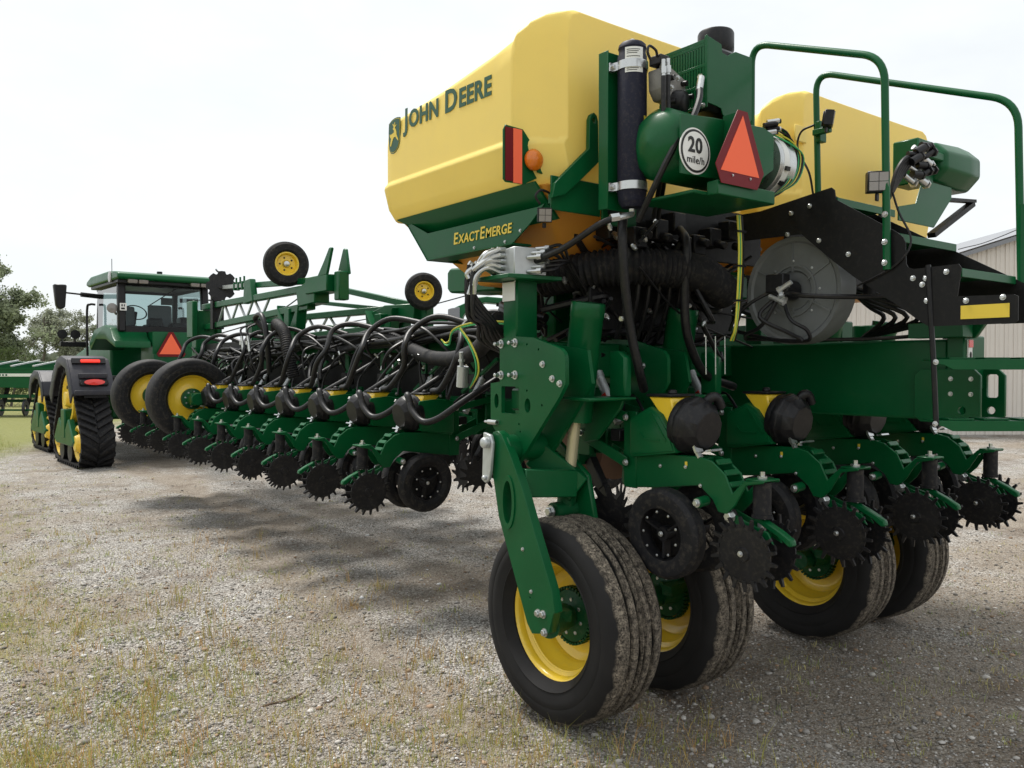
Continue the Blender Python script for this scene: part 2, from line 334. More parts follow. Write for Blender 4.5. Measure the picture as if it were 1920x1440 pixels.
def ground_mat():
    m = bpy.data.materials.new('gravel_and_dirt'); m.use_nodes = True; nt = m.node_tree; N = nt.nodes.new; Lk = nt.links.new; b = nt.nodes['Principled BSDF']
    t = N('ShaderNodeTexCoord'); O = t.outputs['Object']
    def noise(sc, det=5, ro=.6): n = N('ShaderNodeTexNoise'); n.inputs['Scale'].default_value = sc; n.inputs['Detail'].default_value = det; n.inputs['Roughness'].default_value = ro; Lk(O, n.inputs[0]); return n.outputs[0]
    def rng(s, a, b_, c=0, d=1): r = N('ShaderNodeMapRange'); r.inputs[1].default_value = a; r.inputs[2].default_value = b_; r.inputs[3].default_value = c; r.inputs[4].default_value = d; Lk(s, r.inputs[0]); return r.outputs[0]
    def mix(f, a, b_):
        x = N('ShaderNodeMix'); x.data_type = 'RGBA'
        for s, i in ((f, 0), (a, 6), (b_, 7)):
            if isinstance(s, (tuple, float)): x.inputs[i].default_value = s
            else: Lk(s, x.inputs[i])
        return x.outputs[2]
    v = N('ShaderNodeTexVoronoi'); v.inputs['Scale'].default_value = 95; Lk(O, v.inputs[0])
    v2 = N('ShaderNodeTexVoronoi'); v2.inputs['Scale'].default_value = 38; Lk(O, v2.inputs[0])
    sepc = N('ShaderNodeSeparateColor'); Lk(v.outputs['Color'], sepc.inputs[0])
    ramp = N('ShaderNodeValToRGB'); e = ramp.color_ramp.elements; e[0].color = (.11, .10, .088, 1); e[1].color = (.60, .575, .54, 1); e[0].position = .05; e[1].position = .95
    x = ramp.color_ramp.elements.new(.5); x.color = (.29, .272, .245, 1); Lk(sepc.outputs[0], ramp.inputs[0])
    grain = rng(noise(320, 3, .7), .3, .7, .6, 1.3)
    gravel = N('ShaderNodeMix'); gravel.data_type = 'RGBA'; gravel.blend_type = 'MULTIPLY'; gravel.inputs[0].default_value = .8; Lk(ramp.outputs[0], gravel.inputs[6]); Lk(grain, gravel.inputs[7])
    sand = mix(noise(60, 6, .8), (.13, .10, .07, 1.), (.34, .275, .20, 1.))
    spx = N('ShaderNodeSeparateXYZ'); Lk(O, spx.inputs[0]); px1 = rng(spx.outputs[0], 1.6, 3.2, 0, .11); py1 = rng(spx.outputs[1], 3.2, 6.0, 1, 0)
    pm = N('ShaderNodeMath'); pm.operation = 'MULTIPLY'; Lk(px1, pm.inputs[0]); Lk(py1, pm.inputs[1])
    pa = N('ShaderNodeMath'); pa.operation = 'ADD'; Lk(noise(.8, 6, .65), pa.inputs[0]); Lk(pm.outputs[0], pa.inputs[1])
    sand = mix(.38, sand, gravel.outputs[2])
    rut = None
    for c0, sl in ((.55, .05), (-1.35, .05), (3.95, -.02), (1.75, .16)):
        m1 = N('ShaderNodeMath'); m1.operation = 'MULTIPLY_ADD'; m1.inputs[1].default_value = -sl; Lk(spx.outputs[1], m1.inputs[0]); Lk(spx.outputs[0], m1.inputs[2])
        m2_ = N('ShaderNodeMath'); m2_.operation = 'SUBTRACT'; m2_.inputs[1].default_value = c0; Lk(m1.outputs[0], m2_.inputs[0]); m3_ = N('ShaderNodeMath'); m3_.operation = 'ABSOLUTE'; Lk(m2_.outputs[0], m3_.inputs[0])
        rr_ = rng(m3_.outputs[0], .05, .32, .12, 0)
        ad_ = N('ShaderNodeMath'); ad_.operation = 'ADD'; Lk(rr_, ad_.inputs[0]); Lk(rut if rut else pa.outputs[0], ad_.inputs[1]); rut = ad_.outputs[0]
    patch = rng(rut, .44, .62)
    c = mix(patch, gravel.outputs[2], sand)
    # wheel-worn dirt by the rear wheels and dark damp soil spots
    sp = N('ShaderNodeSeparateXYZ'); Lk(O, sp.inputs[0])
    damp = rng(noise(1.7, 7, .75), .50, .66, 0, .7); c = mix(damp, c, (.125, .092, .066, 1.))
    # mossy green-yellow wash growing denser to the left and far away
    gn = noise(1.4, 7, .75)
    lin = N('ShaderNodeMath'); lin.operation = 'MULTIPLY_ADD'; lin.inputs[1].default_value = -.075; lin.inputs[2].default_value = .02; Lk(sp.outputs[0], lin.inputs[0])
    sm = N('ShaderNodeMath'); sm.operation = 'ADD'; Lk(gn, sm.inputs[0]); Lk(lin.outputs[0], sm.inputs[1])
    gf = rng(sm.outputs[0], .44, .70, 0, .62); c = mix(gf, c, (.27, .25, .10, 1.))
    # lawn: everything beyond the yard, to the left and front
    ln = N('ShaderNodeMath'); ln.operation = 'MULTIPLY_ADD'; ln.inputs[1].default_value = 1.0; Lk(sp.outputs[1], ln.inputs[0])
    l2 = N('ShaderNodeMath'); l2.operation = 'MULTIPLY'; l2.inputs[1].default_value = -2.2; Lk(sp.outputs[0], l2.inputs[0]); Lk(l2.outputs[0], ln.inputs[2])
    l3 = N('ShaderNodeMath'); l3.operation = 'MULTIPLY_ADD'; l3.inputs[1].default_value = 3.5; Lk(gn, l3.inputs[0]); Lk(ln.outputs[0], l3.inputs[2])
    lf = rng(l3.outputs[0], 15.5, 18.5, 0, .95)
    lawn = mix(noise(7, 6, .8), (.085, .11, .03, 1.), (.30, .29, .09, 1.)); c = mix(lf, c, lawn)
    Lk(c, b.inputs['Base Color']); b.inputs['Roughness'].default_value = .92; b.inputs['Specular IOR Level'].default_value = .25
    hh = N('ShaderNodeMath'); hh.operation = 'SUBTRACT'; hh.inputs[0].default_value = 1; Lk(v.outputs['Distance'], hh.inputs[1])
    h2 = N('ShaderNodeMath'); h2.operation = 'MULTIPLY_ADD'; h2.inputs[1].default_value = -.8; Lk(v2.outputs['Distance'], h2.inputs[0]); Lk(hh.outputs[0], h2.inputs[2])
    h3 = N('ShaderNodeMath'); h3.operation = 'MULTIPLY_ADD'; h3.inputs[1].default_value = 1.0; Lk(noise(30, 6, .8), h3.inputs[0]); Lk(h2.outputs[0], h3.inputs[2])
    # lug prints left by a tyre rolling past the rear wheels
    def mth(op, a, b_=None, c_=None):
        x = N('ShaderNodeMath'); x.operation = op
        for i, q_ in enumerate((a, b_, c_)):
            if q_ is None: continue
            if isinstance(q_, (int, float)): x.inputs[i].default_value = q_
            else: Lk(q_, x.inputs[i])
        return x.outputs[0]
    ax = mth('ABSOLUTE', mth('SUBTRACT', sp.outputs[0], 3.9)); wv = mth('SINE', mth('MULTIPLY', mth('ADD', sp.outputs[1], mth('MULTIPLY', ax, .7)), 66.0))
    msk = mth('MULTIPLY', rng(ax, .10, .15, 1, 0), mth('MULTIPLY', rng(sp.outputs[1], 1.5, 1.8, 0, 1), rng(sp.outputs[1], 2.7, 3.0, 1, 0)))
    h4 = mth('MULTIPLY_ADD', mth('MULTIPLY', rng(wv, -.2, .3, -1.6, .4), msk), 1.0, h3.outputs[0]); h3 = None
    bp = N('ShaderNodeBump'); bp.inputs['Strength'].default_value = .85; bp.inputs['Distance'].default_value = .014; Lk(h4, bp.inputs['Height']); Lk(bp.outputs[0], b.inputs['Normal'])
    return m
me.materials.append(ground_mat())

def attr_mat(name, rough=.9, trans=0, bump=0):
    m = bpy.data.materials.new(name); m.use_nodes = True; nt = m.node_tree; b = nt.nodes['Principled BSDF']; a = nt.nodes.new('ShaderNodeAttribute'); a.attribute_name = 'Col'
    nt.links.new(a.outputs['Color'], b.inputs['Base Color']); b.inputs['Roughness'].default_value = rough; b.inputs['Specular IOR Level'].default_value = .25
    if trans:
        tr = nt.nodes.new('ShaderNodeBsdfTranslucent'); nt.links.new(a.outputs['Color'], tr.inputs[0]); ms = nt.nodes.new('ShaderNodeMixShader'); ms.inputs[0].default_value = trans
        nt.links.new(b.outputs[0], ms.inputs[1]); nt.links.new(tr.outputs[0], ms.inputs[2]); nt.links.new(ms.outputs[0], nt.nodes['Material Output'].inputs[0])
    return m
rng_ = np.random.default_rng(3)
def wedge(n, z0, z1, p=1.0, spread=.70):
    u = rng_.random(n); a, b = z0 ** (-p + 1e-9), z1 ** (-p + 1e-9); Zc = (a + (b - a) * u) ** (-1 / (p - 1e-9)); Xc = (rng_.random(n) * 2 - 1) * spread * Zc
    return Zc * .6088 + Xc * .7933, Zc * .7933 - Xc * .6088, Zc
def patchy(x, y): return .5 + .25 * np.sin(x * 1.9 + 2 * np.sin(y * .8)) + .25 * np.sin(y * 2.6 + 1.7 * np.sin(x * 1.1 + 1))
def stones(n, z0, z1, smin, smax, name, ico=False):
    x, y, Zc = wedge(n, z0, z1, .35)
    keep = rng_.random(n) < (.45 + .55 * patchy(x, y)) * np.where((x > 2.2) & (y < 4), .85, 1); x, y = x[keep], y[keep]; n = len(x)
    s = smin * (smax / smin) ** (rng_.random(n) ** 2.2)
    if ico:
        g = (1 + 5 ** .5) / 2; base = np.array([(-1, g, 0), (1, g, 0), (-1, -g, 0), (1, -g, 0), (0, -1, g), (0, 1, g), (0, -1, -g), (0, 1, -g), (g, 0, -1), (g, 0, 1), (-g, 0, -1), (-g, 0, 1)]) / 1.9
        F = np.array([(0, 11, 5), (0, 5, 1), (0, 1, 7), (0, 7, 10), (0, 10, 11), (1, 5, 9), (5, 11, 4), (11, 10, 2), (10, 7, 6), (7, 1, 8), (3, 9, 4), (3, 4, 2), (3, 2, 6), (3, 6, 8), (3, 8, 9), (4, 9, 5), (2, 4, 11), (6, 2, 10), (8, 6, 7), (9, 8, 1)])
    else:
        base = np.array([(1, 0, 0), (0, 1, 0), (-1, 0, 0), (0, -1, 0), (0, 0, 1), (0, 0, -1.)]); F = np.array([(0, 1, 4), (1, 2, 4), (2, 3, 4), (3, 0, 4), (1, 0, 5), (2, 1, 5), (3, 2, 5), (0, 3, 5)])
    nb = len(base)
    j = base[None] * (1 + .5 * (rng_.random((n, nb, 1)) - .5)) + .22 * (rng_.random((n, nb, 3)) - .5)
    sc = np.stack([s * (.75 + .5 * rng_.random(n)), s * (.75 + .5 * rng_.random(n)), s * (.4 + .35 * rng_.random(n))], -1)[:, None]
    j = j * sc; a = rng_.random(n) * 6.28; ca, sa = np.cos(a)[:, None], np.sin(a)[:, None]
    P = np.stack([j[..., 0] * ca - j[..., 1] * sa + x[:, None], j[..., 0] * sa + j[..., 1] * ca + y[:, None], j[..., 2] + (gz(x, y) + s * .25)[:, None]], -1).reshape(-1, 3)
    Fa = (F[None] + (np.arange(n) * nb)[:, None, None]).reshape(-1, 3)
    me = bpy.data.meshes.new(name); np_mesh(me, P, Fa, 3)
    t = rng_.random(n); w = rng_.random(n)
    col = np.stack([.12 + .38 * t * t + .08 * w, .112 + .365 * t * t + .07 * w, .102 + .35 * t * t + .055 * w, np.ones(n)], -1)
    brown = rng_.random(n) < .16; col[brown, :3] = np.array([.30, .21, .14]) * (.6 + .6 * t[brown, None])
    white = rng_.random(n) < .02; col[white, :3] = .62
    ca_ = me.color_attributes.new('Col', 'FLOAT_COLOR', 'POINT'); ca_.data.foreach_set('color', np.repeat(col, nb, 0).astype(np.float32).ravel())
    me.materials.append(M['stone']); o = bpy.data.objects.new(name, me); C.objects.link(o); o['kind'] = 'stuff'; o['label'] = 'loose grey and white gravel stones over the yard'; return o
M['stone'] = attr_mat('stone', .85); M['blade'] = attr_mat('grass_blade', .7, .3)
stones(125000, 2.9, 13, .004, .011, 'gravel')
stones(7000, 2.9, 20, .009, .022, 'gravel', ico=True)

def grass(cx, cy, nb, hmin, hmax, rad, cols, name, label):
    n = len(cx); k = nb
    bx = np.repeat(cx, k) + rng_.normal(0, 1, n * k) * np.repeat(rad, k); by = np.repeat(cy, k) + rng_.normal(0, 1, n * k) * np.repeat(rad, k); N_ = n * k
    h = (hmin + (hmax - hmin) * rng_.random(N_) ** 1.6) * np.repeat(.6 + .8 * rng_.random(n), k); w = .0011 + .0013 * rng_.random(N_)
    a = rng_.random(N_) * 6.28; lean = h * (.15 + .55 * rng_.random(N_)); la = rng_.random(N_) * 6.28
    dx, dy = np.cos(a) * w, np.sin(a) * w; lx, ly = np.cos(la) * lean, np.sin(la) * lean; z0 = gz(bx, by) - .004
    P = np.stack([np.stack([bx - dx, by - dy, z0], -1), np.stack([bx + dx, by + dy, z0], -1), np.stack([bx + dx * .8 + lx * .35, by + dy * .8 + ly * .35, z0 + h * .6], -1), np.stack([bx - dx * .8 + lx * .35, by - dy * .8 + ly * .35, z0 + h * .6], -1), np.stack([bx + lx, by + ly, z0 + h * .98], -1)], 1).reshape(-1, 3)
    o5 = (np.arange(N_) * 5)[:, None]; F3 = np.concatenate([o5 + np.array([[0, 1, 2]]), o5 + np.array([[0, 2, 3]]), o5 + np.array([[3, 2, 4]])])
    me = bpy.data.meshes.new(name); np_mesh(me, P, F3, 3)
    ci = np.repeat(rng_.integers(0, len(cols), n), k); c = np.array(cols)[ci] * (.7 + .6 * rng_.random((N_, 1))); c = np.concatenate([c, np.ones((N_, 1))], 1)
    ca_ = me.color_attributes.new('Col', 'FLOAT_COLOR', 'POINT'); ca_.data.foreach_set('color', np.repeat(c, 5, 0).astype(np.float32).ravel())
    me.materials.append(M['blade']); o = bpy.data.objects.new(name, me); C.objects.link(o); o['kind'] = 'stuff'; o['label'] = label; return o
GC = [(.40, .40, .13), (.30, .36, .09), (.56, .50, .22), (.46, .34, .15), (.60, .53, .28), (.24, .32, .08), (.42, .42, .14)]
x, y, Zc = wedge(30000, 2.9, 16, .4)
side = (x * .7933 - y * .6088) / Zc     # -1..1 over the picture, used only as a density by direction from the path
dens = np.clip(.62 - .24 * (x - 1.2), .06, 1) * (.25 + .9 * patchy(x * 1.3, y * 1.1))
k = rng_.random(len(x)) < dens * np.where(x < 1.2, .95, .75)
grass(x[k], y[k], 12, .010, .050, .022 + .03 * rng_.random(k.sum()), GC, 'weed_tufts', 'thin yellowing weed tufts growing through the gravel')
# a few taller straw-coloured tufts in the middle of the yard
x, y, Zc = wedge(2600, 3.0, 9, .4, .6); k = (x < 3.3) & (rng_.random(len(x)) < .5 * patchy(x * 2, y * 1.7) + .08)
grass(x[k], y[k], 9, .05, .17, .02 + .02 * rng_.random(k.sum()), [(.42, .30, .10), (.34, .32, .09), (.48, .30, .12)], 'straw_tufts', 'taller dry straw coloured grass stems in the gravel')
# denser lawn at the far left
x = rng_.uniform(-9, 2.6, 9000); y = rng_.uniform(11, 34, 9000); k = (y - 2.2 * x > 14.5)
grass(x[k], y[k], 7, .03, .10, .05 + .05 * rng_.random(k.sum()), [(.20, .25, .05), (.28, .30, .07), (.35, .32, .10)], 'lawn_grass', 'rough green lawn beyond the gravel on the left')
for i, (x0, y0, a, L_, r_) in enumerate(((1.72, 4.28, .17, .27, .006), (1.92, 4.12, .5, .15, .003), (3.15, 1.88, 2.6, .20, .004))):
    mb = MB(); pts = [(x0 + math.cos(a) * L_ * (t - .5), y0 + math.sin(a) * L_ * (t - .5) + .008 * math.sin(t * 7), .006 + gz(x0, y0) + .004 * math.sin(t * 9)) for t in (0, .3, .6, 1)]; mb.tube(pts, r_, 6, 3)
    mb.tube([pts[1], (pts[1][0] + .03, pts[1][1] + .05, gz(x0, y0) + .02)], r_ * .6, 5, 2)
    o = build(mb, 'twig', 'stick'); tag(o, ('long dark twig lying on open gravel left of the front tyre', 'short thin twig beside the longer dark twig', 'pale broken twig at the bottom edge by the rear tyre')[i], 'twig')

# ------------------------------------------------------------------ wheels
def make_wheel(parent, wloc, rz=0, Rr=.49, w=.44, dish=.12, side=-1, muddy=True, hubm='green2', ribs=True, label=None, rimr=.285):
    """axle along local X; side = -1: dish open towards -X"""
    wh = empty_part('wheel', parent, wloc, rz, label)
    WL[wh.name] = V((0, 0, 0))
    k = Rr / .49; h = w / 2; t = []
    br = rimr
    t = [(br, -h * .72), (br + .035 * k, -h * .92), (br + .040 * k, -h * .965), (br + .046 * k, -h * .945), (br + .085 * k, -h * 1.0), (br + .112 * k, -h * 1.005), (br + .116 * k, -h * .99), (br + .121 * k, -h * 1.0), (Rr - .062 * k, -h * .975), (Rr - .035 * k, -h * .93), (Rr - .014 * k, -h * .78)]
    if ribs:
        e = [-.70, -.42, -.36, -.12, -.04, .04, .12, .36, .44, .70]; g = .022
        t += [(Rr - .006, h * e[0]), (Rr - .002, h * e[1] - .006), (Rr - g, h * e[1]), (Rr - g, h * e[2]), (Rr, h * e[2] + .006), (Rr, h * e[3] - .005), (Rr - g, h * e[3]), (Rr - g, h * e[4] + .004), (Rr, h * e[4] + .01),
              (Rr, h * e[5] - .0), (Rr - g, h * e[6] - .006), (Rr - g, h * e[6]), (Rr, h * e[6] + .006), (Rr, h * e[7] - .006), (Rr - g, h * e[7]), (Rr - g, h * e[8]), (Rr - .002, h * e[8] + .006), (Rr - .006, h * e[9])]
    else:
        t += [(Rr - .004, -h * .4), (Rr, 0), (Rr - .004, h * .4)]
    t += [(Rr - .014 * k, h * .78), (Rr - .035 * k, h * .93), (Rr - .075 * k, h * .99), (br + .085 * k, h), (br + .035 * k, h * .92), (br, h * .72), (br - .012, 0)]
    mb = MB(); mb.lathe((0, 0, 0), (1, 0, 0), t, 72, True)
    build(mb, 'tyre', 'tyre' if muddy else 'rubber', wh, center=None)
    mb = MB(); s = side
    p = [(br + .022, s * h * .80), (br + .024, s * h * .74), (br + .004, s * h * .70), (br - .008, s * h * .62), (br - .010, s * h * .45), (br - .030, s * h * .36), (br - .034, s * h * .12), (br - .052, s * h * .0), (br - .056, -s * h * .25), (br - .085, -s * h * .38), (br - .10, -s * (h * .40)), (.10 * k, -s * h * .34), (.0, -s * h * .34)]
    if dish < .1: p = [(br + .022, s * h * .80), (br + .024, s * h * .74), (br + .0, s * h * .68), (br - .015, s * h * .5), (br - .02, s * h * .36), (br - .05, s * h * .30), (br * .55, s * h * .36), (br * .50, s * h * .40), (0, s * h * .40)]
    q_ = [(r_ - .006 if r_ > .01 else 0, a - s * .006) for r_, a in p][::-1]
    mb.lathe((0, 0, 0), (1, 0, 0), p + q_, 64, True)
    mb.lathe((0, 0, 0), (1, 0, 0), [(br - .01, -s * h * .2), (br - .004, -s * h * .6), (br + .022, -s * h * .76), (br + .022, -s * h * .80), (br - .012, -s * h * .70), (br - .016, -s * h * .2)], 48, True)
    build(mb, 'rim', 'rimy', wh, center=None, recalc=True)
    mb = MB(); a0 = -s * h * .34 if dish >= .1 else s * h * .40
    mb.lathe((0, 0, 0), (s, 0, 0), [(.125 * k, s * a0 + .0), (.125 * k, s * a0 + .05), (.10 * k, s * a0 + .055), (.055, s * a0 + .07), (.05, s * a0 + .2 * k), (0, s * a0 + .2 * k)], 32)
    if dish >= .1:
        for i in range(40):
            a = i / 40 * 2 * math.pi; mb.box((a0 + s * .035, math.cos(a) * .132, math.sin(a) * .132), (.04, .012, .012), Matrix.Rotation(a, 3, 'X'))
    build(mb, 'hub', hubm, wh, center=None)
    for i in range(8):
        a = i / 8 * 2 * math.pi + .2; b_ = bolt(wh, (0, 0, 0), (s, 0, 0), .010, 'lug_nut'); b_.location = (a0 + s * (.052 if dish >= .1 else .055), math.cos(a) * .085 * k, math.sin(a) * .085 * k)
    return wh

# ------------------------------------------------------------------ the planter
CX = 4.12
PL = thing('seed_planter', 'huge green and yellow folded row planter standing on the gravel', 'planter', (CX, 3.3, 0))
KS = True
WX = (2.54, 3.20, 4.55, 5.20)
for i, x in enumerate(WX):
    make_wheel(PL, (x + .07, 2.955, .476), side=-1, w=.335, Rr=.476, rimr=.277, label='rear tyre with sandy mud on its ribbed tread' if i == 0 else None)
KS = False
# wing transport wheels, lifted, axle along the machine
for (x, y) in ((3.05, 10.38), (3.0, 11.95)):
    w_ = make_wheel(PL, (x, y, 1.28), rz=R(90), w=.36, dish=.05, side=-1, muddy=False, ribs=False, label='lifted wing wheel, yellow disc rim')
    mb = MB(); mb.cyl((x, y - .05, 1.28), (x, y - .33, 1.28), .085, .075, 20); mb.prism([(x - .07, 1.21), (x + .3, 1.20), (x + .8, 1.35), (x + .8, 1.5), (x + .3, 1.36), (x - .07, 1.35)], 'y', y - .30, y - .25)
    build(mb, 'wheel_bracket', 'green', PL, bevel=.008)

KS = True
# --- left-hand rear frame plate, arm, lift cylinder
outer = [(3.251, 1.79), (3.133, 1.80), (2.992, 1.79), (2.80, 1.735), (2.777, 1.715), (2.77, 1.69), (2.768, 1.58), (2.811, 1.52), (3.092, 1.211), (3.133, 1.169), (3.304, 1.362), (3.326, 1.387), (3.326, 1.575), (3.251, 1.583)]
hole = [(3.232, 1.562), (3.106, 1.562), (3.100, 1.556), (3.1, 1.438), (3.106, 1.432), (3.232, 1.432), (3.238, 1.438), (3.238, 1.556)]
def oval(cy, cz, a, b, n=14): return [(cy + a * math.cos(i / n * 6.2832), cz + b * math.sin(i / n * 6.2832)) for i in range(n)]
def side_frame(x, first):
    mb = MB(); mb.plate_holes(outer, [hole, oval(3.035, 1.475, .022, .034), oval(3.278, 1.49, .018, .036)] + [oval(a, b, .006, .006, 8) for a, b in ((3.04, 1.76), (2.955, 1.735), (3.04, 1.545), (2.93, 1.48), (3.1, 1.385), (3.09, 1.35))], 'x', x, x + .022)
    build(mb, 'frame_plate', 'green', PL)
    mb = MB(); mb.plate_holes([(3.20, 1.79), (2.80, 1.73), (2.77, 1.58), (3.0, 1.3), (3.133, 1.169), (3.30, 1.36), (3.3, 1.75)], [hole], 'x', x + .16, x + .18)
    build(mb, 'frame_plate', 'green', PL)
    if first:
        for p in ((3.238, 1.766), (3.128, 1.769), (3.238, 1.616), (3.128, 1.617)): bolt(PL, (x, *p), (-1, 0, 0), .016, long_=True)
        for p in ((2.923, 1.667), (2.855, 1.602), (2.804, 1.581)): bolt(PL, (x, *p), (-1, 0, 0), .012)
    else: bolt(PL, (x, 2.93, 1.66), (-1, 0, 0), .012)
    # lift cylinder between the plates
    ty, tz, by, bz = 2.88, 1.955, 2.97, 1.40
    cx = x + .24
    d = V((0, by - ty, bz - tz)).normalized()
    mb = MB(); mb.lathe((cx, ty, tz), d, [(.0, -.001), (.078, 0), (.081, .006), (.081, .07), (.078, .074), (.078, .56), (.072, .56), (0, .56)], 28); build(mb, 'lift_cylinder', 'green', PL)
    mb = MB(); mb.cyl(V((cx, ty, tz)) + d * .55, V((cx, ty, tz)) + d * .92, .028, n=20); build(mb, 'piston_rod', 'rod', PL)
    e = V((cx, ty, tz)) + d * .93
    mb = MB(); mb.cyl(e - d * .03, e + d * .06, .045, n=18); mb.cyl(e + V((-.09, 0, -.07)), e + V((.11, 0, -.07)), .042, n=18); build(mb, 'cylinder_eye', 'green2', PL)
    mb = MB(); mb.bx(cx - .13, cx + .17, 2.73, 2.95, 1.50, 1.515); mb.prism([(2.76, 1.515), (2.76, 1.70), (2.80, 1.73), (2.86, 1.73), (2.86, 1.515)], 'x', cx + .115, cx + .165); mb.prism([(2.78, 1.50), (2.80, 1.46), (2.96, 1.30), (3.05, 1.28), (3.05, 1.50)], 'x', cx + .13, cx + .15)
    build(mb, 'cylinder_bracket', 'green', PL, bevel=.006)
    # walking arm down to the hub
    arm = [(3.185, 1.345), (3.15, 1.355), (3.118, 1.339), (3.056, 1.257), (2.957, 1.097), (2.862, 0.896), (2.753, 0.683), (2.730, 0.59), (2.742, 0.585), (2.775, 0.49), (2.89, .462), (2.925, 0.50), (3.139, 0.951), (3.211, 1.245), (3.205, 1.32)]
    ax = x - .09 if first else x + .31
    mb = MB(); mb.plate_holes(arm, [oval(3.065, 1.03, .036, .105, 20), oval(2.905, .62, .005, .005, 8)], 'x', ax, ax + .045); build(mb, 'wheel_arm', 'green', PL, bevel=.004)
    mb = MB(); q = oval(3.065, 1.03, .052, .125, 24); q2 = oval(3.065, 1.03, .034, .10, 24)
    mb.plate_holes(q, [q2], 'x', ax - .006, ax + .05); build(mb, 'hole_lip', 'green', PL)
    for p in ((2.845, .565), (2.81, .568), (2.80, .49), (2.955, .83), (2.895, .65)): bolt(PL, (ax, *p), (-1, 0, 0), .014 if p[1] < .6 else .007)
    mb = MB(); mb.cyl((ax + .04, 2.82, .50), (x + .14, 2.93, .49), .05, .06, 24); mb.beam((ax + .03, 2.86, .54), (x + .08, 2.84, .53), .06, .05); build(mb, 'spindle', 'green2', PL)
    if not first: ax = x - .09
    mb = MB(); mb.cyl((ax + .02, 3.14, 1.27), (x + .2, 3.14, 1.27), .065, n=24)
    mb.beam((ax + .05, 3.02, 1.12), (cx, 2.97, 1.10), .05, .13); mb.beam((ax + .22, 3.14, 1.24), (cx + .02, 2.96, 1.07), .06, .14)
    mb.prism([(3.16, 1.30), (2.93, 1.14), (2.86, .86), (3.0, .80), (3.22, 1.2)], 'x', x + .28, x + .31); build(mb, 'rocker_arm', 'green', PL, bevel=.006)
    if first:
        mb = MB(); lk = [(3.222, 1.345), (3.165, 1.335), (3.150, 1.30), (3.166, 1.17), (3.178, 1.125), (3.205, 1.105), (3.228, 1.115), (3.232, 1.14)]
        mb.prism(lk, 'x', ax - .03, ax - .012); mb.lathe((ax - .03, 3.188, 1.298), (-1, 0, 0), [(.026, 0), (.026, .022), (.02, .03), (0, .03)], 24); mb.lathe((ax - .03, 3.205, 1.13), (-1, 0, 0), [(.012, 0), (.012, .014), (0, .016)], 12)
        build(mb, 'link_plate', 'alu', PL, bevel=.003)
        mb = MB(); mb.cyl((x - .01, 3.33, 1.385), (x - .01, 3.26, 1.385), .012, n=12); mb.cyl((x - .01, 3.36, 1.385), (x - .01, 3.26, 1.385), .006, n=8); build(mb, 'latch_pin', 'zinc', PL)
        bolt(PL, (cx - .1, e.y + .0, e.z - .07), (-1, 0, 0), .022)
side_frame(2.42, True)
side_frame(3.08, False)
side_frame(4.43, False)
side_frame(5.08, False)
# column carrying the valve block
mb = MB(); mb.bx(2.43, 2.56, 3.13, 3.24, 1.78, 2.10); build(mb, 'valve_column', 'green', PL, bevel=.008)
mb = MB(); mb.bx(2.424, 2.428, 3.14, 3.235, 1.97, 2.07); mb.prism([(3.135, 2.06), (3.24, 2.06), (3.22, 2.12), (3.15, 2.12)], 'x', 2.424, 2.428); build(mb, 'data_plate', 'white', PL)
mb = MB(); mb.prism([(2.32, 3.05), (2.62, 3.02), (2.62, 3.26), (2.32, 3.30)], 'z', 2.065, 2.085); build(mb, 'valve_shelf', 'green', PL, bevel=.003)
mb = MB(); mb.box((2.47, 3.13, 2.15), (.17, .15, .13), Matrix.Rotation(R(-12), 3, 'Z')); build(mb, 'valve_block', 'alu', PL, bevel=.004)
for i in range(5):
    for j in range(2):
        y0, z0 = 3.18 + j * .045, 2.10 + i * .028
        mb = MB(); mb.cyl((2.40, y0, z0), (2.36, y0 + .01, z0), .013, n=8); mb.tube([(2.37, y0, z0), (2.31 + .012 * (i % 2), y0 + .02 - .02 * j, z0 + .02 - .012 * i), (2.265 + .02 * ((i + j) % 3), y0 + .05 + .01 * (i % 3), z0 - .02 - .014 * i), (2.27, y0 + .07, z0 - .10 + .01 * i)], .010 + .003 * ((i + j) % 2), 8)
        build(mb, 'hose_fitting', 'zinc', PL)
        mb = MB(); mb.tube([(2.27, y0 + .07, z0 - .07), (2.275, y0 + .09, z0 - .2), (2.33 + .02 * i, y0 + .08, 1.86), (2.44 + .03 * i, 3.35 + j * .08, 1.78), (2.8, 3.6, 1.7)], .010 + .002 * (i % 2), 7); build(mb, 'hydraulic_hose', 'hose', PL)
for i in range(6):
    mb = MB(); y0 = 3.06; z0 = 2.10 + .022 * i; x0 = 2.44 + .025 * (i % 3)
    mb.cyl((x0, y0, z0), (x0 + .02, y0 - .05, z0), .010, n=8); mb.cyl((x0 + .02, y0 - .045, z0), (x0 + .03, y0 - .065, z0), .014, n=6); build(mb, 'hose_fitting', 'zinc', PL)
    mb = MB(); mb.tube([(x0 + .02, y0 - .05, z0), (x0 + .09, y0 - .09, z0 + .01), (x0 + .2, y0 - .05, z0 + .05 - .03 * i), (2.9 + .05 * i, 3.2, 2.05 - .05 * i), (3.2, 3.5, 1.9)], .008, 7); build(mb, 'hydraulic_hose', 'hose', PL)
for p, r_, l in (((2.52, 3.06, 2.17), .020, .03), ((2.50, 3.055, 2.12), .014, .02)):
    mb = MB(); mb.cyl(p, (p[0] + .01, p[1] - l, p[2]), r_, n=14); build(mb, 'valve_plug', 'alu', PL)

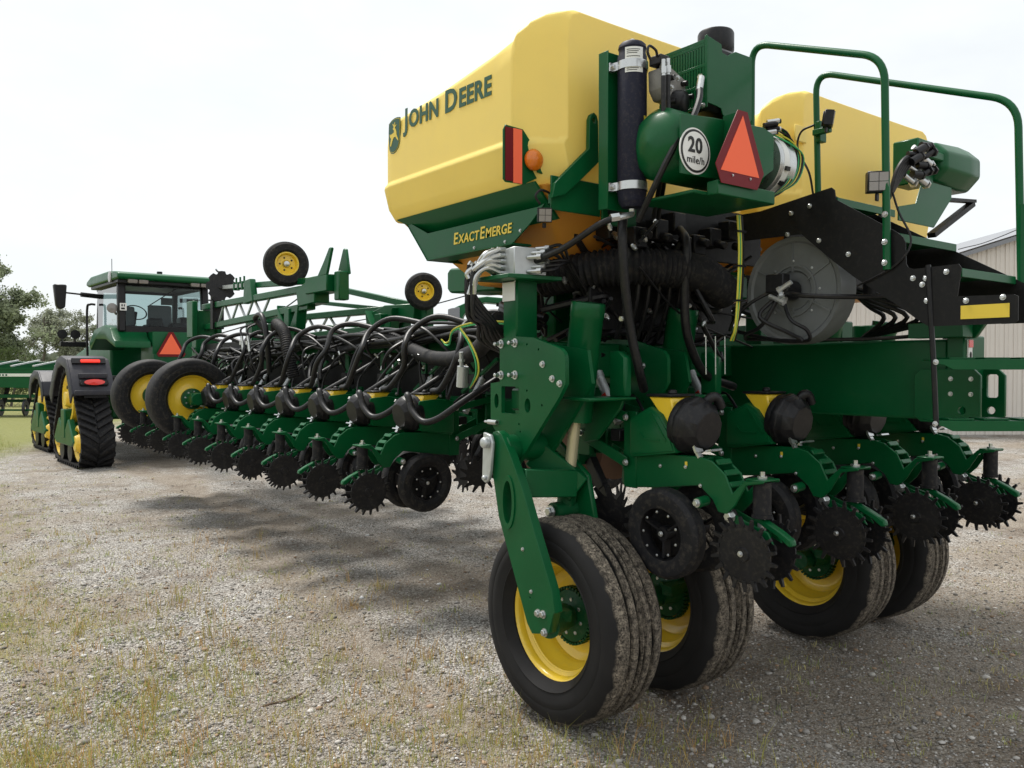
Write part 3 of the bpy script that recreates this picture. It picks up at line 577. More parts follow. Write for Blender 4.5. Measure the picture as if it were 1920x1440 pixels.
# --- main frame
for (nm, a) in (('toolbar', (2.455, 5.86, 3.10, 3.26, 1.60, 1.775)), ('toolbar', (2.47, 5.86, 3.11, 3.23, 1.445, 1.55)), ('toolbar', (2.98, 5.8, 3.62, 3.86, 1.35, 1.80)), ('frame_beam', (3.45, 3.58, 3.56, 4.4, 1.82, 1.96)), ('frame_beam', (5.4, 5.55, 3.24, 4.4, 1.8, 1.98)), ('frame_beam', (3.6, 3.75, 2.8, 4.4, 2.02, 2.14)), ('frame_beam', (2.6, 5.7, 3.4, 3.55, 2.15, 2.27)), ('frame_beam', (3.15, 5.75, 4.2, 4.35, 2.12, 2.24)), ('frame_upright', (2.98, 3.12, 3.5, 3.62, 1.8, 2.2)), ('frame_upright', (5.1, 5.25, 3.5, 3.62, 1.8, 2.2)), ('frame_upright', (3.35, 3.47, 3.3, 3.42, 1.7, 2.3)), ('frame_upright', (4.55, 4.7, 3.3, 3.42, 1.7, 2.3))):
    mb = MB(); mb.bx(*a); build(mb, nm, 'green', PL, bevel=.01)
mb = MB(); mb.bx(3.62, 3.9, 3.50, 3.56, 1.3, 2.2); build(mb, 'frame_gusset', 'green', PL, bevel=.005)
# big fore-and-aft beam and its end plates
mb = MB(); mb.bx(4.0, 4.18, 1.86, 14.0, 1.405, 1.785); build(mb, 'hitch_beam', 'green', PL, bevel=.012, label='deep green box beam running along the machine')
mb = MB(); mb.bx(3.985, 4.195, 1.78, 1.86, 1.55, 1.80); build(mb, 'beam_collar', 'green', PL, bevel=.006)
sq = lambda y0, y1, z0, z1, r=.03: [(y0 + r, z0), (y1 - r, z0), (y1, z0 + r), (y1, z1 - r), (y1 - r, z1), (y0 + r, z1), (y0, z1 - r), (y0, z0 + r)]
for x0 in (3.965, 4.185):
    mb = MB(); hs = [oval(1.78, 1.455, .018, .018)] + ([] if x0 < 4 else [sq(1.64, 1.72, 1.53, 1.62, .008)])
    mb.plate_holes(sq(1.70 if x0 < 4 else 1.685, 2.0, 1.395, 1.645), hs if x0 < 4 else [oval(1.745, 1.45, .018, .018), sq(1.715, 1.765, 1.51, 1.62, .008)], 'x', x0, x0 + .02); build(mb, 'end_plate', 'green', PL, bevel=.002)
for y in (1.74, 1.83):
    for z in (1.53, 1.60): bolt(PL, (3.965, y, z), (-1, 0, 0), .008)
mb = MB(); mb.bx(4.01, 4.05, 1.772, 1.779, 1.63, 1.78); build(mb, 'warning_label', 'white', PL)
mb = MB(); mb.bx(4.01, 4.05, 1.768, 1.772, 1.745, 1.78); build(mb, 'label_header', 'lens_red', PL)
mb = MB(); mb.bx(4.01, 4.05, 1.768, 1.772, 1.632, 1.66); mb.prism([(4.025, 1.69), (4.035, 1.69), (4.037, 1.715), (4.03, 1.725), (4.023, 1.715)], 'y', 1.768, 1.772); build(mb, 'label_print', 'ink', PL)

# --- tanks
def tank(uL, uR, mir, label):
    d = (lambda x: x) if not mir else (lambda x: uL + uR - x)
    secs = [(4.32, .05, 3.00, 3.03), (4.28, .012, 3.04, 3.07), (4.2, 0, 3.06, 3.10), (3.7, 0, 3.10, 3.14), (3.24, 0, 3.155, 3.18), (3.10, -.0, 3.18, 3.20), (3.075, .005, 3.222, 3.25), (3.03, .04, 3.258, 3.28), (2.98, .09, 3.282, 3.30), (2.925, .155, 3.292, 3.305), (2.90, .182, 3.275, 3.295)]
    mb = MB(); rows = []
    for y, ch, zs, zt in secs:
        pts = [(.075 + ch, 2.50), (.03 + ch, 2.56), (.0 + ch, 2.672), (.004 + ch, 2.690), (.022 + ch, 2.712), (.022 + ch, zs - .12), (.030 + ch, zs - .035), (.052 + ch, zs), (.10 + ch, (zs + zt) / 2 + .012), (.30 + ch, zt)]
        rows.append([(uL + a, y, b) for a, b in pts] + [(uR - a, y, b) for a, b in pts[::-1]])
    k = len(rows[0]); vs = [(d(p[0]), p[1], p[2]) for r_ in rows for p in r_]; fs = []
    for i in range(len(rows) - 1):
        for j in range(k): J = (j + 1) % k; fs.append((i * k + j, i * k + J, (i + 1) * k + J, (i + 1) * k + j))
    fs.append(list(range(k))[::-1]); fs.append([(len(rows) - 1) * k + j for j in range(k)])
    mb.add(vs, fs); o = build(mb, 'seed_tank', 'poly', PL, bevel=.008, seg=2, sharp=60, label=label)
    wnm = o.modifiers.new('weighted_normal', 'WEIGHTED_NORMAL'); wnm.weight = 80
    # hopper bottom
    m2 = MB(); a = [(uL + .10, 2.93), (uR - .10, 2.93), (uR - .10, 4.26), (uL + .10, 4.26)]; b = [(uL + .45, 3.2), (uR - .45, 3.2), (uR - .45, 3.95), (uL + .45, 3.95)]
    m2.add([(d(p[0]), p[1], 2.498) for p in a] + [(d(p[0]), p[1], 2.12) for p in b], [(0, 1, 5, 4), (1, 2, 6, 5), (2, 3, 7, 6), (3, 0, 4, 7), (4, 5, 6, 7), (3, 2, 1, 0)]); build(m2, 'tank_hopper', 'poly_glow', PL, bevel=.03, seg=2, sharp=50)
    for xx in (.35, .65):
        m2 = MB(); cx = uL + (uR - uL) * xx; m2.lathe((cx, 3.55, zt - .02), (0, 0, 1), [(.24, 0), (.24, .04), (.22, .055), (0, .06)], 28); build(m2, 'tank_lid', 'poly', PL)
    return o
tank(2.345, 4.06, False, 'left yellow tank lettered JOHN DEERE')
tank(4.20, 6.12, True, 'right yellow tank behind the stairs')
mb = MB(); mb.bx(4.30, 4.42, 2.885, 2.897, 2.98, 3.08); build(mb, 'moulded_panel', 'poly', PL, bevel=.01)
# green tray under the left tank
mb = MB(); mb.prism([(4.20, 2.50), (3.95, 2.392), (2.994, 2.392), (2.943, 2.40), (3.04, 2.33), (3.176, 2.252), (3.819, 2.252), (3.95, 2.24)], 'x', 2.445, 2.452); build(mb, 'tray_side', 'green', PL)
mb = MB(); mb.add([(2.425, 4.24, 2.506), (2.425, 2.98, 2.506), (2.57, 2.98, 2.35), (2.57, 3.95, 2.35), (2.412, 4.24, 2.503), (2.412, 2.98, 2.503), (2.555, 2.98, 2.345), (2.555, 3.95, 2.345)], [(0, 1, 2, 3), (4, 5, 6, 7), (0, 1, 5, 4), (1, 2, 6, 5), (2, 3, 7, 6), (3, 0, 4, 7)]); build(mb, 'tray_pan', 'green', PL)
mb = MB(); mb.prism([(2.445, 2.252), (2.56, 2.252), (2.56, 2.242), (2.435, 2.242)], 'y', 3.18, 3.95); mb.add([(2.44, 4.20, 2.50), (2.44, 3.95, 2.24), (3.2, 3.95, 2.24), (3.2, 4.20, 2.5)], [(0, 1, 2, 3)]); build(mb, 'tray_lip', 'green', PL)
for y in (3.5, 3.24, 3.12): bolt(PL, (2.445, y, 2.262 if y > 3.2 else 2.30), (-1, 0, 0), .006)
X_, Y_ = (0, -1, 0), (0, 0, 1)
ux, uy = V((0, -.9999, -.018)), V((.0, -.02, 1))
text_mesh('', 0, 'dgreen', PL, (2.3645, 4.062, 2.974), ux, uy, 'lettering', bold=.0042, parts=[('J', .158), ('OHN', .128)])
text_mesh('', 0, 'dgreen', PL, (2.3645, 3.655, 2.966), ux, uy, 'lettering', bold=.0042, parts=[('D', .158), ('EERE', .128)])
text_mesh('', 0, 'yprint', PL, (2.442, 3.69, 2.30), (0, -1, 0.0), (0, -.12, 1), 'lettering', bold=.0012, parts=[('E', .085), ('XACT', .066), ('E', .085), ('MERGE', .066)])
# shield emblem with a leaping deer
def emblem(cy, cz, s):
    def T(pts, x0, x1, mtl, nm):
        mb = MB(); mb.prism([(cy - a * s, cz + b * s) for a, b in pts], 'x', x0, x1); return build(mb, nm, mtl, PL)
    sh = [(-.62, .78), (-.3, .93), (0, .98), (.3, .97), (.62, .90), (.64, .5), (.63, 0), (.60, -.45), (.45, -.75), (.15, -.95), (-.1, -1), (-.4, -.92), (-.58, -.7), (-.64, -.2), (-.66, .3)]
    T([(a * 1.13, b * 1.09) for a, b in sh], 2.366, 2.368, 'dgreen', 'emblem_border')
    T([(a * 1.04, b * 1.03) for a, b in sh], 2.3645, 2.366, 'yprint', 'emblem_ring'); T(sh, 2.363, 2.3645, 'dgreen', 'emblem_shield')
    deer = [(-.48, -.55), (-.38, -.60), (-.20, -.30), (-.05, -.12), (.18, -.10), (.34, -.28), (.52, -.42), (.50, -.30), (.42, -.18), (.30, .02), (.30, .16), (.20, .34), (.10, .46), (.30, .58), (.26, .62), (.10, .56), (.14, .78), (.08, .78), (.04, .58), (-.12, .74), (-.16, .70), (-.02, .52), (-.12, .46), (-.10, .38), (.02, .30), (-.02, .18), (-.24, .14), (-.42, .10), (-.50, .18), (-.52, .06), (-.44, -.05), (-.36, -.12), (-.42, -.30)]
    bm = MB(); bm.plate_holes([(cy - a * s, cz + b * s) for a, b in deer], [], 'x', 2.3615, 2.363); build(bm, 'emblem_deer', 'yprint', PL)
emblem(4.175, 2.965, .092)

# --- marker panel, turn lamp, work lamps
mb = MB(); mb.prism([(2.262, 2.50), (2.262, 2.72), (2.275, 2.745), (2.375, 2.74), (2.46, 2.65), (2.50, 2.60), (2.46, 2.53), (2.38, 2.49), (2.275, 2.488)], 'y', 3.012, 3.018); build(mb, 'reflector_plate', 'green', PL, bevel=.001)
mb = MB(); mb.bx(2.272, 2.315, 3.008, 3.0118, 2.495, 2.735); build(mb, 'reflector', 'red', PL)
mb = MB(); mb.bx(2.316, 2.366, 3.007, 3.0118, 2.49, 2.735); build(mb, 'reflector', 'orange', PL, label='bright orange strip')
mb = MB(); mb.lathe((2.425, 3.005, 2.605), (0, -1, 0), [(.047, 0), (.050, .012), (.048, .02), (.036, .034), (.018, .042), (0, .044)], 28); build(mb, 'turn_lamp', 'amber', PL)
mb = MB(); mb.prism([(2.44, 2.55), (2.50, 2.54), (2.52, 2.56), (2.52, 2.65), (2.50, 2.67), (2.44, 2.66)], 'y', 2.985, 2.995); build(mb, 'lamp_bracket', 'green', PL, bevel=.002)
for z in (2.565, 2.645): bolt(PL, (2.49, 2.985, z), (0, -1, 0), .008)
mb = MB(); mb.tube([(2.51, 2.98, 2.60), (2.56, 2.97, 2.60), (2.60, 2.955, 2.585), (2.62, 2.94, 2.53), (2.615, 2.94, 2.46), (2.60, 2.94, 2.43)], .014, 10); build(mb, 'lamp_arm', 'green', PL)
mb = MB(); mb.bx(2.47, 2.66, 2.93, 2.95, 2.40, 2.455); mb.bx(2.585, 2.615, 2.915, 2.93, 2.38, 2.5); build(mb, 'mount_bar', 'green', PL, bevel=.004)
for x in (2.48, 2.52, 2.57): bolt(PL, (x, 2.93, 2.43), (0, -1, 0), .009)
def work_lamp(c, face, nm, up=(0, 0, 1), s=.05):
    f = V(face).normalized(); upv = V(up); xx = f.cross(upv).normalized(); uu = xx.cross(f); rot = Matrix((xx, f, uu)).transposed()
    c = V(c); mb = MB(); mb.box(c - f * s * .55, (s * 1.9, s * 1.1, s * 1.9), rot)
    for i in range(-2, 3): mb.box(c - f * s * 1.15 + xx * i * s * .36, (s * .12, s * .3, s * 1.5), rot)
    mb.beam(c - f * s * .6 - uu * s, c - f * s * .6 - uu * s * 1.7, s * .5, s * .2); o = build(mb, nm, 'plastic', PL, bevel=.004)
    m2 = MB(); 
    for a in (-1, 1):
        for b_ in (-1, 1): m2.box(c + xx * a * s * .42 + uu * b_ * s * .42 + f * .002, (s * .78, .006, s * .78), rot)
    l = build(m2, 'lens', 'lens', PL); l.parent = o; l.location = V(l.location) + WL[PL.name] - WL[o.name]
    return o
work_lamp((2.405, 2.89, 2.335), (-.5, -.8, -.2), 'work_lamp', s=.034)
mb = MB(); mb.tube([(2.40, 2.92, 2.39), (2.37, 2.915, 2.42), (2.40, 2.91, 2.45), (2.46, 2.91, 2.44)], .006, 6); build(mb, 'lamp_cable', 'hose', PL)

# --- swing bracket with eye, accumulator and its bracket
mb = MB(); mb.plate_holes([(2.648, 2.80), (2.658, 2.824), (2.676, 2.836), (2.694, 2.824), (2.703, 2.80), (2.706, 2.61), (2.58, 2.50), (2.50, 2.435), (2.42, 2.41), (2.44, 2.48), (2.645, 2.665)], [oval(2.676, 2.80, .010, .013)], 'y', 2.86, 2.885); build(mb, 'tank_strut', 'green', PL, bevel=.004)
mb = MB(); mb.bx(2.615, 2.80, 2.715, 2.722, 2.36, 3.06); mb.bx(2.608, 2.6148, 2.70, 2.76, 2.36, 3.06); build(mb, 'accumulator_bracket', 'green', PL, bevel=.002)
ac = (2.700, 2.64)
mb = MB(); mb.lathe((*ac, 2.365), (0, 0, 1), [(0, 0), (.045, 0), (.058, .02), (.062, .035), (.062, .05), (.065, .055), (.065, .665), (.060, .675), (.060, .695), (.063, .70), (.060, .715), (.05, .725), (0, .73)], 36); AC = build(mb, 'accumulator', 'navy', PL)
mb = MB(); mb.lathe((*ac, 3.09), (0, 0, 1), [(.016, 0), (.016, .015), (.008, .02), (0, .022)], 10); build(mb, 'fill_cap', 'zinc', PL)
for z in (2.985, 2.455):
    mb = MB(); mb.lathe((*ac, z - .018), (0, 0, 1), [(.0655, 0), (.0705, 0), (.0705, .036), (.0655, .036)], 36, True); mb.bx(2.613, 2.645, 2.69, 2.714, z - .018, z + .018); mb.beam((2.63, 2.70, z), (2.65, 2.60, z), .006, .036); build(mb, 'clamp_band', 'zinc', PL)
    bolt(PL, (2.628, 2.69, z - .0), (0, -1, 0), .011)
def curved_label(z0, z1, a0, a1, mtl, nm, r=.0662):
    mb = MB(); n = 8; vs = []
    for i in range(n + 1):
        a = R(a0 + (a1 - a0) * i / n); vs += [(ac[0] + r * math.cos(a), ac[1] + r * math.sin(a), z0), (ac[0] + r * math.cos(a), ac[1] + r * math.sin(a), z1)]
    mb.add(vs, [(2 * i, 2 * i + 2, 2 * i + 3, 2 * i + 1) for i in range(n)]); return build(mb, nm, mtl, PL, recalc=False)
curved_label(2.945, 3.055, 196, 268, 'white', 'data_label')
for k_, zz in enumerate((3.042, 3.034, 3.026, 3.012, 2.96, 2.952)): curved_label(zz, zz + .003, 203, 255 - 6 * (k_ % 3), 'ink', 'label_print', .0668)
curved_label(2.62, 2.76, 275, 300, 'yprint', 'warning_label'); curved_label(2.63, 2.75, 286, 298, 'ink', 'label_print', .0668)
mb = MB(); mb.tube([(ac[0], ac[1], 2.36), (ac[0], ac[1], 2.34), (2.68, 2.63, 2.33), (2.63, 2.64, 2.315), (2.59, 2.66, 2.305)], .014, 8); mb.cyl((2.62, 2.64, 2.315), (2.585, 2.657, 2.308), .019, n=6); build(mb, 'hose_fitting', 'zinc', PL)
mb = MB(); mb.tube([(2.60, 2.65, 2.31), (2.55, 2.7, 2.28), (2.50, 2.85, 2.20), (2.48, 2.98, 2.165), (2.49, 3.08, 2.15)], .015, 10); build(mb, 'hydraulic_hose', 'hose', PL)

# --- compressor tower, air tank, speed sign, slow-vehicle triangle
x0, x1, y0, y1, zb, zt = 2.93, 3.25, 2.41, 2.69, 2.80, 3.10
mb = MB()
cols = 15; rws = 3; L_ = y1 - y0 - .03; zl = zt - zb - .03
mb.bx(x0, x0 + .006, y0, y0 + .015, zb, zt + .015); mb.bx(x0, x0 + .006, y1 - .015, y1, zb, zt)
for j in range(rws + 1): mb.bx(x0 + .0002, x0 + .0058, y0 + .0151, y1 - .0151, zb + (zl / rws) * j + .0, zb + (zl / rws) * j + .014)
mb.bx(x0 + .0002, x0 + .0058, y0 + .0151, y1 - .0151, zt - .016, zt)
LP = build(mb, 'louvre_panel', 'green', PL, bevel=.001)
sm_ = None
for i in range(cols + 1):
    mb = MB(); yy = y0 + .015 + L_ * (i + .5) / (cols + 1); mb.bx(x0 + .001, x0 + .005, yy - .0056, yy + .0056, zb + .014, zt - .016)
    s_ = build(mb, 'slat', 'green', PL); s_.parent = LP; s_.location = s_.location + WL[PL.name] - WL[LP.name]
mb = MB(); mb.prism([(x0 + .0062, zb + .02), (x0 + .0062, zt + .012), (3.03, 3.095), (3.035, 3.06), (3.075, 3.055), (3.10, 3.07), (3.13, 3.085), (x1, 3.085), (x1, 2.80), (3.20, 2.74), (3.10, 2.755), (3.04, 2.785), (3.03, 2.81), (3.0, 2.815)], 'y', y0, y0 + .006); mb.bx(x1 - .006, x1, y0 + .0061, y1, zb - .06, zt - .02); build(mb, 'tower_cover', 'green', PL, bevel=.0015)
mb = MB(); mb.bx(x0 + .022, x1 - .03, y0 + .012, y1 - .004, zb + .0, zt - .004); build(mb, 'compressor', 'plastic', PL, bevel=.02)
bolt(PL, (x0 + .0, y0 + .02, zb + .01), (-1, 0, 0), .009)
mb = MB(); mb.lathe((3.20, 2.58, 3.08), (0, 0, 1), [(0, 0), (.03, 0), (.03, .04), (.075, .05), (.085, .07), (.085, .15), (.08, .16), (0, .165)], 28); build(mb, 'breather_cap', 'plastic', PL)
mb = MB(); rr = .155; mb.lathe((2.68, 2.50, 2.62), (1, 0, 0), [(0, -.03), (.06, -.02), (.12, .0), (rr, .045), (rr, .62), (.12, .66), (0, .68)], 40); build(mb, 'air_tank', 'green', PL)
mb = MB(); mb.prism([(2.66, 2.455), (2.66, 2.70), (2.86, 2.72), (3.22, 2.74), (3.30, 2.72), (3.30, 2.56), (3.15, 2.47)], 'y', 2.325, 2.331); build(mb, 'mount_plate', 'green', PL, bevel=.002)
mb = MB(); mb.bx(2.82, 3.22, 2.26, 2.32, 2.38, 2.44); mb.bx(2.74, 3.24, 2.32, 2.66, 2.385, 2.40); build(mb, 'tower_shelf', 'green', PL, bevel=.005)
mb = MB(); mb.lathe((3.36, 2.47, 2.62), (1, 0, 0), [(.14, 0), (.145, .01), (.145, .12), (.14, .13)], 36); build(mb, 'motor_drum', 'zinc', PL)
mb = MB(); mb.lathe((3.385, 2.47, 2.62), (1, 0, 0), [(.1462, 0), (.1462, .04)], 36); build(mb, 'warning_label', 'white', PL)
for a in (195, 222, 250):
    mb = MB(); ca, sa = math.cos(R(a)), math.sin(R(a)); mb.box((3.405, 2.47 + .1468 * ca, 2.62 - .1468 * sa * -1), (.03, .02, .02), Matrix.Rotation(R(a), 3, 'X')); build(mb, 'label_print', 'ink', PL)
# speed disc
def disc(cx, cy, cz, r, mtl, nm, t=.0015):
    mb = MB(); mb.lathe((cx, cy, cz), (0, -1, 0), [(r, 0), (r, t)], 48); return build(mb, nm, mtl, PL)
sx, sz = 2.748, 2.558
disc(sx, 2.324, sz, .097, 'white', 'speed_disc', .003); disc(sx, 2.3205, sz, .090, 'ink', 'disc_border', .0012); disc(sx, 2.319, sz, .080, 'white', 'disc_face', .0012)
text_mesh('20', .088, 'ink', PL, (sx, 2.3165, sz - .006), (1, 0, 0), (0, 0, 1), 'speed_number', bold=.0022, align='CENTER')
text_mesh('mile/h', .043, 'ink', PL, (sx, 2.3165, sz - .052), (1, 0, 0), (0, 0, 1), 'speed_unit', bold=.0, align='CENTER')
T6 = [(2.935, 2.748), (3.0, 2.748), (3.118, 2.50), (3.072, 2.425), (2.828, 2.425), (2.790, 2.50)]
cxT = sum(p[0] for p in T6) / 6
mb = MB(); mb.prism(T6, 'y', 2.247, 2.250); build(mb, 'warning_triangle', 'red', PL)
mb = MB(); mb.prism([(2.968, 2.728), (3.083, 2.478), (2.822, 2.478)], 'y', 2.2455, 2.2468); build(mb, 'triangle_centre', 'orange', PL)
mb = MB(); mb.bx(2.94, 2.97, 2.25, 2.33, 2.44, 2.74); build(mb, 'triangle_bracket', 'green', PL)
for x in (2.90, 3.02): bolt(PL, (x, 2.2455, 2.465), (0, -1, 0), .004)
# pump block with swivel fittings left of the tower
mb = MB(); mb.prism([(2.735, 2.955), (2.78, 2.975), (2.90, 2.93), (2.89, 2.87), (2.86, 2.83), (2.77, 2.83), (2.74, 2.87)], 'y', 2.50, 2.58); build(mb, 'pump_block', 'castgrey', PL, bevel=.004)
for (a, b_) in ((2.76, 2.94), (2.84, 2.93), (2.80, 2.88), (2.88, 2.88), (2.77, 2.84)):
    bolt(PL, (a, 2.50, b_), (0, -1, 0), .009)
    mb = MB(); mb.cyl((a + .03, 2.5, b_ - .02), (a + .035, 2.475, b_ - .022), .012, n=12); build(mb, 'valve_plug', 'plastic', PL)
mb = MB(); mb.lathe((2.84, 2.53, 2.83), (.3, -1, -.2), [(.055, 0), (.05, .06), (.03, .07), (0, .07)], 20); build(mb, 'pump_body', 'plastic', PL, bevel=.004)
mb = MB(); mb.bx(2.72, 2.78, 2.49, 2.56, 2.97, 3.01); build(mb, 'pump_cap', 'plastic', PL, bevel=.004)
for (a, b_) in ((2.705, 2.94), (2.735, 2.95)):
    mb = MB(); mb.cyl((a, 2.46, b_ + .03), (a, 2.46, b_ - .05), .009, n=8); mb.cyl((a, 2.46, b_), (a, 2.46, b_ - .03), .012, n=6); mb.cyl((a, 2.46, b_ + .015), (a + .03, 2.50, b_ + .015), .009, n=8); build(mb, 'hose_fitting', 'zinc', PL)
    mb = MB(); mb.tube([(a, 2.46, b_ - .04), (a, 2.46, b_ - .12), (a + .01, 2.47, b_ - .3), (a + .05, 2.52, b_ - .45), (a + .2, 2.7, 2.35)], .010, 8); build(mb, 'hydraulic_hose', 'hose', PL)
mb = MB(); mb.cyl((2.88, 2.40, 2.915), (2.855, 2.39, 2.85), .015, n=8); mb.cyl((2.885, 2.41, 2.92), (2.92, 2.44, 2.93), .014, n=6); build(mb, 'hose_fitting', 'zinc', PL)
mb = MB(); mb.tube([(2.865, 2.395, 2.87), (2.83, 2.37, 2.80), (2.77, 2.36, 2.70), (2.70, 2.38, 2.6), (2.66, 2.45, 2.45), (2.7, 2.6, 2.3)], .014, 8); build(mb, 'hydraulic_hose', 'hose', PL)
mb = MB(); mb.tube([(2.72, 2.51, 3.0), (2.70, 2.5, 3.02), (2.66, 2.5, 3.03), (2.65, 2.5, 3.0), (2.67, 2.5, 2.97)], .006, 6); build(mb, 'vent_tube', 'hose', PL)
# loops of wiring right of the triangle
for i in range(12):
    mb = MB(); o_ = i * .006; w_ = .10 + .012 * i
    mb.tube([(3.32, 2.40, 2.79 - o_ * .4), (3.37 + w_ * .4, 2.36 - .01 * (i % 3), 2.77 - o_), (3.40 + w_ * .75, 2.35, 2.66), (3.38 + w_ * .6, 2.35, 2.54), (3.36, 2.37, 2.46)], .0042, 6); build(mb, 'control_cable', ('hose', 'ghose', 'hose', 'yhose', 'hose')[i % 5], PL)
for i in range(8):
    mb = MB(); p = (3.30 + .012 * (i % 4), 2.38, 2.74 + .018 * (i // 2)); mb.cyl(p, (p[0] + .05, p[1] - .03, p[2] + .01), .011, n=8); build(mb, 'cable_plug', 'plastic' if i % 3 else 'zinc', PL)

# --- platform, stairs, handrails
U1, U2 = 3.55, 4.08
pl_ = [(2.70, 2.42), (2.188, 2.489), (2.172, 2.475), (2.165, 2.43), (1.871, 2.240), (1.845, 2.215), (1.835, 2.19), (1.831, 2.10), (1.822, 2.083), (1.80, 2.074), (1.611, 2.078), (1.60, 2.06), (1.615, 1.945), (1.40, 1.938), (1.385, 1.93), (1.385, 1.835), (1.40, 1.825), (1.732, 1.826), (1.777, 1.855), (1.859, 1.917), (2.071, 2.063), (2.177, 2.147), (2.346, 2.293), (2.70, 2.30)]
mb = MB(); mb.plate_holes(pl_, [], 'x', U1, U1 + .006); build(mb, 'stair_side', 'black', PL, label='black bolted side plate of the stairs')
mb = MB(); mb.plate_holes([(2.60, 2.55), (2.50, 2.57), (1.571, 2.03), (1.50, 2.0), (1.50, 1.85), (1.66, 1.85), (2.5, 2.36), (2.60, 2.36)], [], 'x', U2, U2 + .006); build(mb, 'stair_side', 'black', PL)
for (y, z) in ((2.30, 2.42), (2.42, 2.30), (2.40, 2.40), (1.93, 2.205), (2.10, 2.17), (1.80, 2.035), (1.745, 2.03), (1.76, 2.005), (1.74, 1.935), (1.66, 2.05), (1.58, 1.925), (1.44, 1.93), (2.25, 2.25)): bolt(PL, (U1, y, z), (-1, 0, 0), .009)
mb = MB(); mb.bx(U1 - .003, U1 - .0005, 1.415, 1.60, 1.85, 1.905); build(mb, 'reflector', 'yprint', PL, label='yellow reflective strip on black plate')
for (y, z) in ((2.16, 2.44), (1.86, 2.235), (1.60, 2.06)):
    T_ = PL
    mb = MB(); mb.bx(U1 + .008, U2 - .004, y, y + .008, z - .035, z); mb.bx(U1 + .008, U2 - .004, y + .0085, y + .24, z - .006, z - .001); o = build(mb, 'stair_tread', 'green', T_, bevel=.0015)
mb = MB(); mb.bx(U1 + .008, U2 - .004, 2.42, 2.80, 2.43, 2.438); build(mb, 'platform', 'black', PL)
# turned-out lower ladder
d_ = V((.7933, -.6088, 0)); n_ = V((.6088, .7933, 0)); b0 = V((3.56, 1.70, 0))
for z, dz in ((1.675, 0), (1.415, 0)):
    mb = MB()
    p = b0 + V((0, 0, z)); rot = Matrix.Rotation(math.atan2(-.6088, .7933), 3, 'Z')
    pts = [(0, .012), (.56, .012), (.56, -.012), (.52, -.032), (.07, -.032), (.03, -.012), (0, -.008)]
    f = [p + d_ * a + V((0, 0, b_)) for a, b_ in pts]; k_ = len(pts)
    mb.add(f + [q_ + n_ * .004 for q_ in f], [list(range(k_)), list(range(k_, 2 * k_))[::-1]] + [(i, (i + 1) % k_, k_ + (i + 1) % k_, k_ + i) for i in range(k_)])
    mb.box(p + d_ * .28 + n_ * .085 + V((0, 0, .009)), (.52, .16, .005), rot)
    for i in range(3): mb.box(p + d_ * (.12 + i * .15) + n_ * .085 + V((0, 0, .016)), (.11, .12, .008), rot)
    build(mb, 'ladder_step', 'green', PL, bevel=.0015); bolt(PL, b0 + V((-.012, 0, z)), (-.6, -.8, 0), .009)
mb = MB(); mb.tube([(3.548, 1.735, 2.085), (3.55, 1.725, 1.9), (3.555, 1.712, 1.68), (3.56, 1.70, 1.40)], .011, 8); build(mb, 'ladder_strap', 'plastic', PL)
e0 = b0 + d_ * .535
mb = MB(); mb.tube([(e0.x, e0.y, 1.80), (e0.x + .01, e0.y, 1.68), (e0.x + .015, e0.y, 1.40)], .011, 8); build(mb, 'ladder_strap', 'plastic', PL)
def rail(pts, r, nm='handrail'):
    mb = MB(); mb.tube(pts, r, 14, 6); return build(mb, nm, 'green', PL)
def rounded(pts, rad):
    """polyline -> points with rounded corners"""
    out = [V(pts[0])]
    for i in range(1, len(pts) - 1):
        a, b_, c_ = V(pts[i - 1]), V(pts[i]), V(pts[i + 1]); d1 = (a - b_).normalized(); d2 = (c_ - b_).normalized()
        for t in (0, .12, .25, .38, .5, .62, .75, .88, 1):
            p = (b_ + d1 * rad) * (1 - t) ** 2 + b_ * 2 * t * (1 - t) + (b_ + d2 * rad) * t * t; out.append(p)
    out.append(V(pts[-1])); 
    full = []
    for i in range(len(out) - 1):
        full.append(out[i])
    full.append(out[-1]); return full
def rail_r(pts, rad, r, nm='handrail', mtl='green'):
    mb = MB(); P_ = rounded(pts, rad); vs = mb.tube(P_, r, 16, raw=True); return build(mb, nm, mtl, PL)
rail_r([(U1 - .02, 2.62, 2.60), (U1 - .02, 2.62, 3.28), (U1 - .02, 1.925, 3.01), (U1 - .02, 1.905, 2.08)], .11, .0165)
rail_r([(U2 + .02, 2.60, 2.40), (U2 + .02, 2.625, 3.26), (U2 + .02, 1.61, 2.85), (U2 + .02, 1.585, 1.95)], .12, .0165)
rail_r([(U2 + .02, 1.585, 2.38), (U2 + .02, 1.584, 2.3), (U2 + .02, 1.583, 2.0)], .01, .020, 'rail_socket')
for z in (2.32, 2.20, 2.11): bolt(PL, (U1 - .036, 1.908, z - .0), (-1, 0, 0), .010)
work_lamp((U2 - .06, 2.47, 2.955), (.55, -.8, -.15), 'work_lamp', s=.042)
mb = MB(); mb.bx(U2 - .02, U2 + .04, 2.57, 2.60, 2.87, 2.98); mb.bx(U2 - .05, U2 - .02, 2.50, 2.60, 2.9, 2.93); build(mb, 'lamp_bracket', 'green', PL, bevel=.003)
mb = MB(); mb.tube([(U2 + .0, 2.62, 2.97), (U2 - .0, 2.70, 2.95), (U2, 2.72, 2.86), (U2, 2.65, 2.72), (U2 + .01, 2.63, 2.6)], .006, 6); build(mb, 'lamp_cable', 'hose', PL)
work_lamp((U1 - .05, 1.93, 2.465), (-.75, -.65, -.05), 'work_lamp', s=.048)
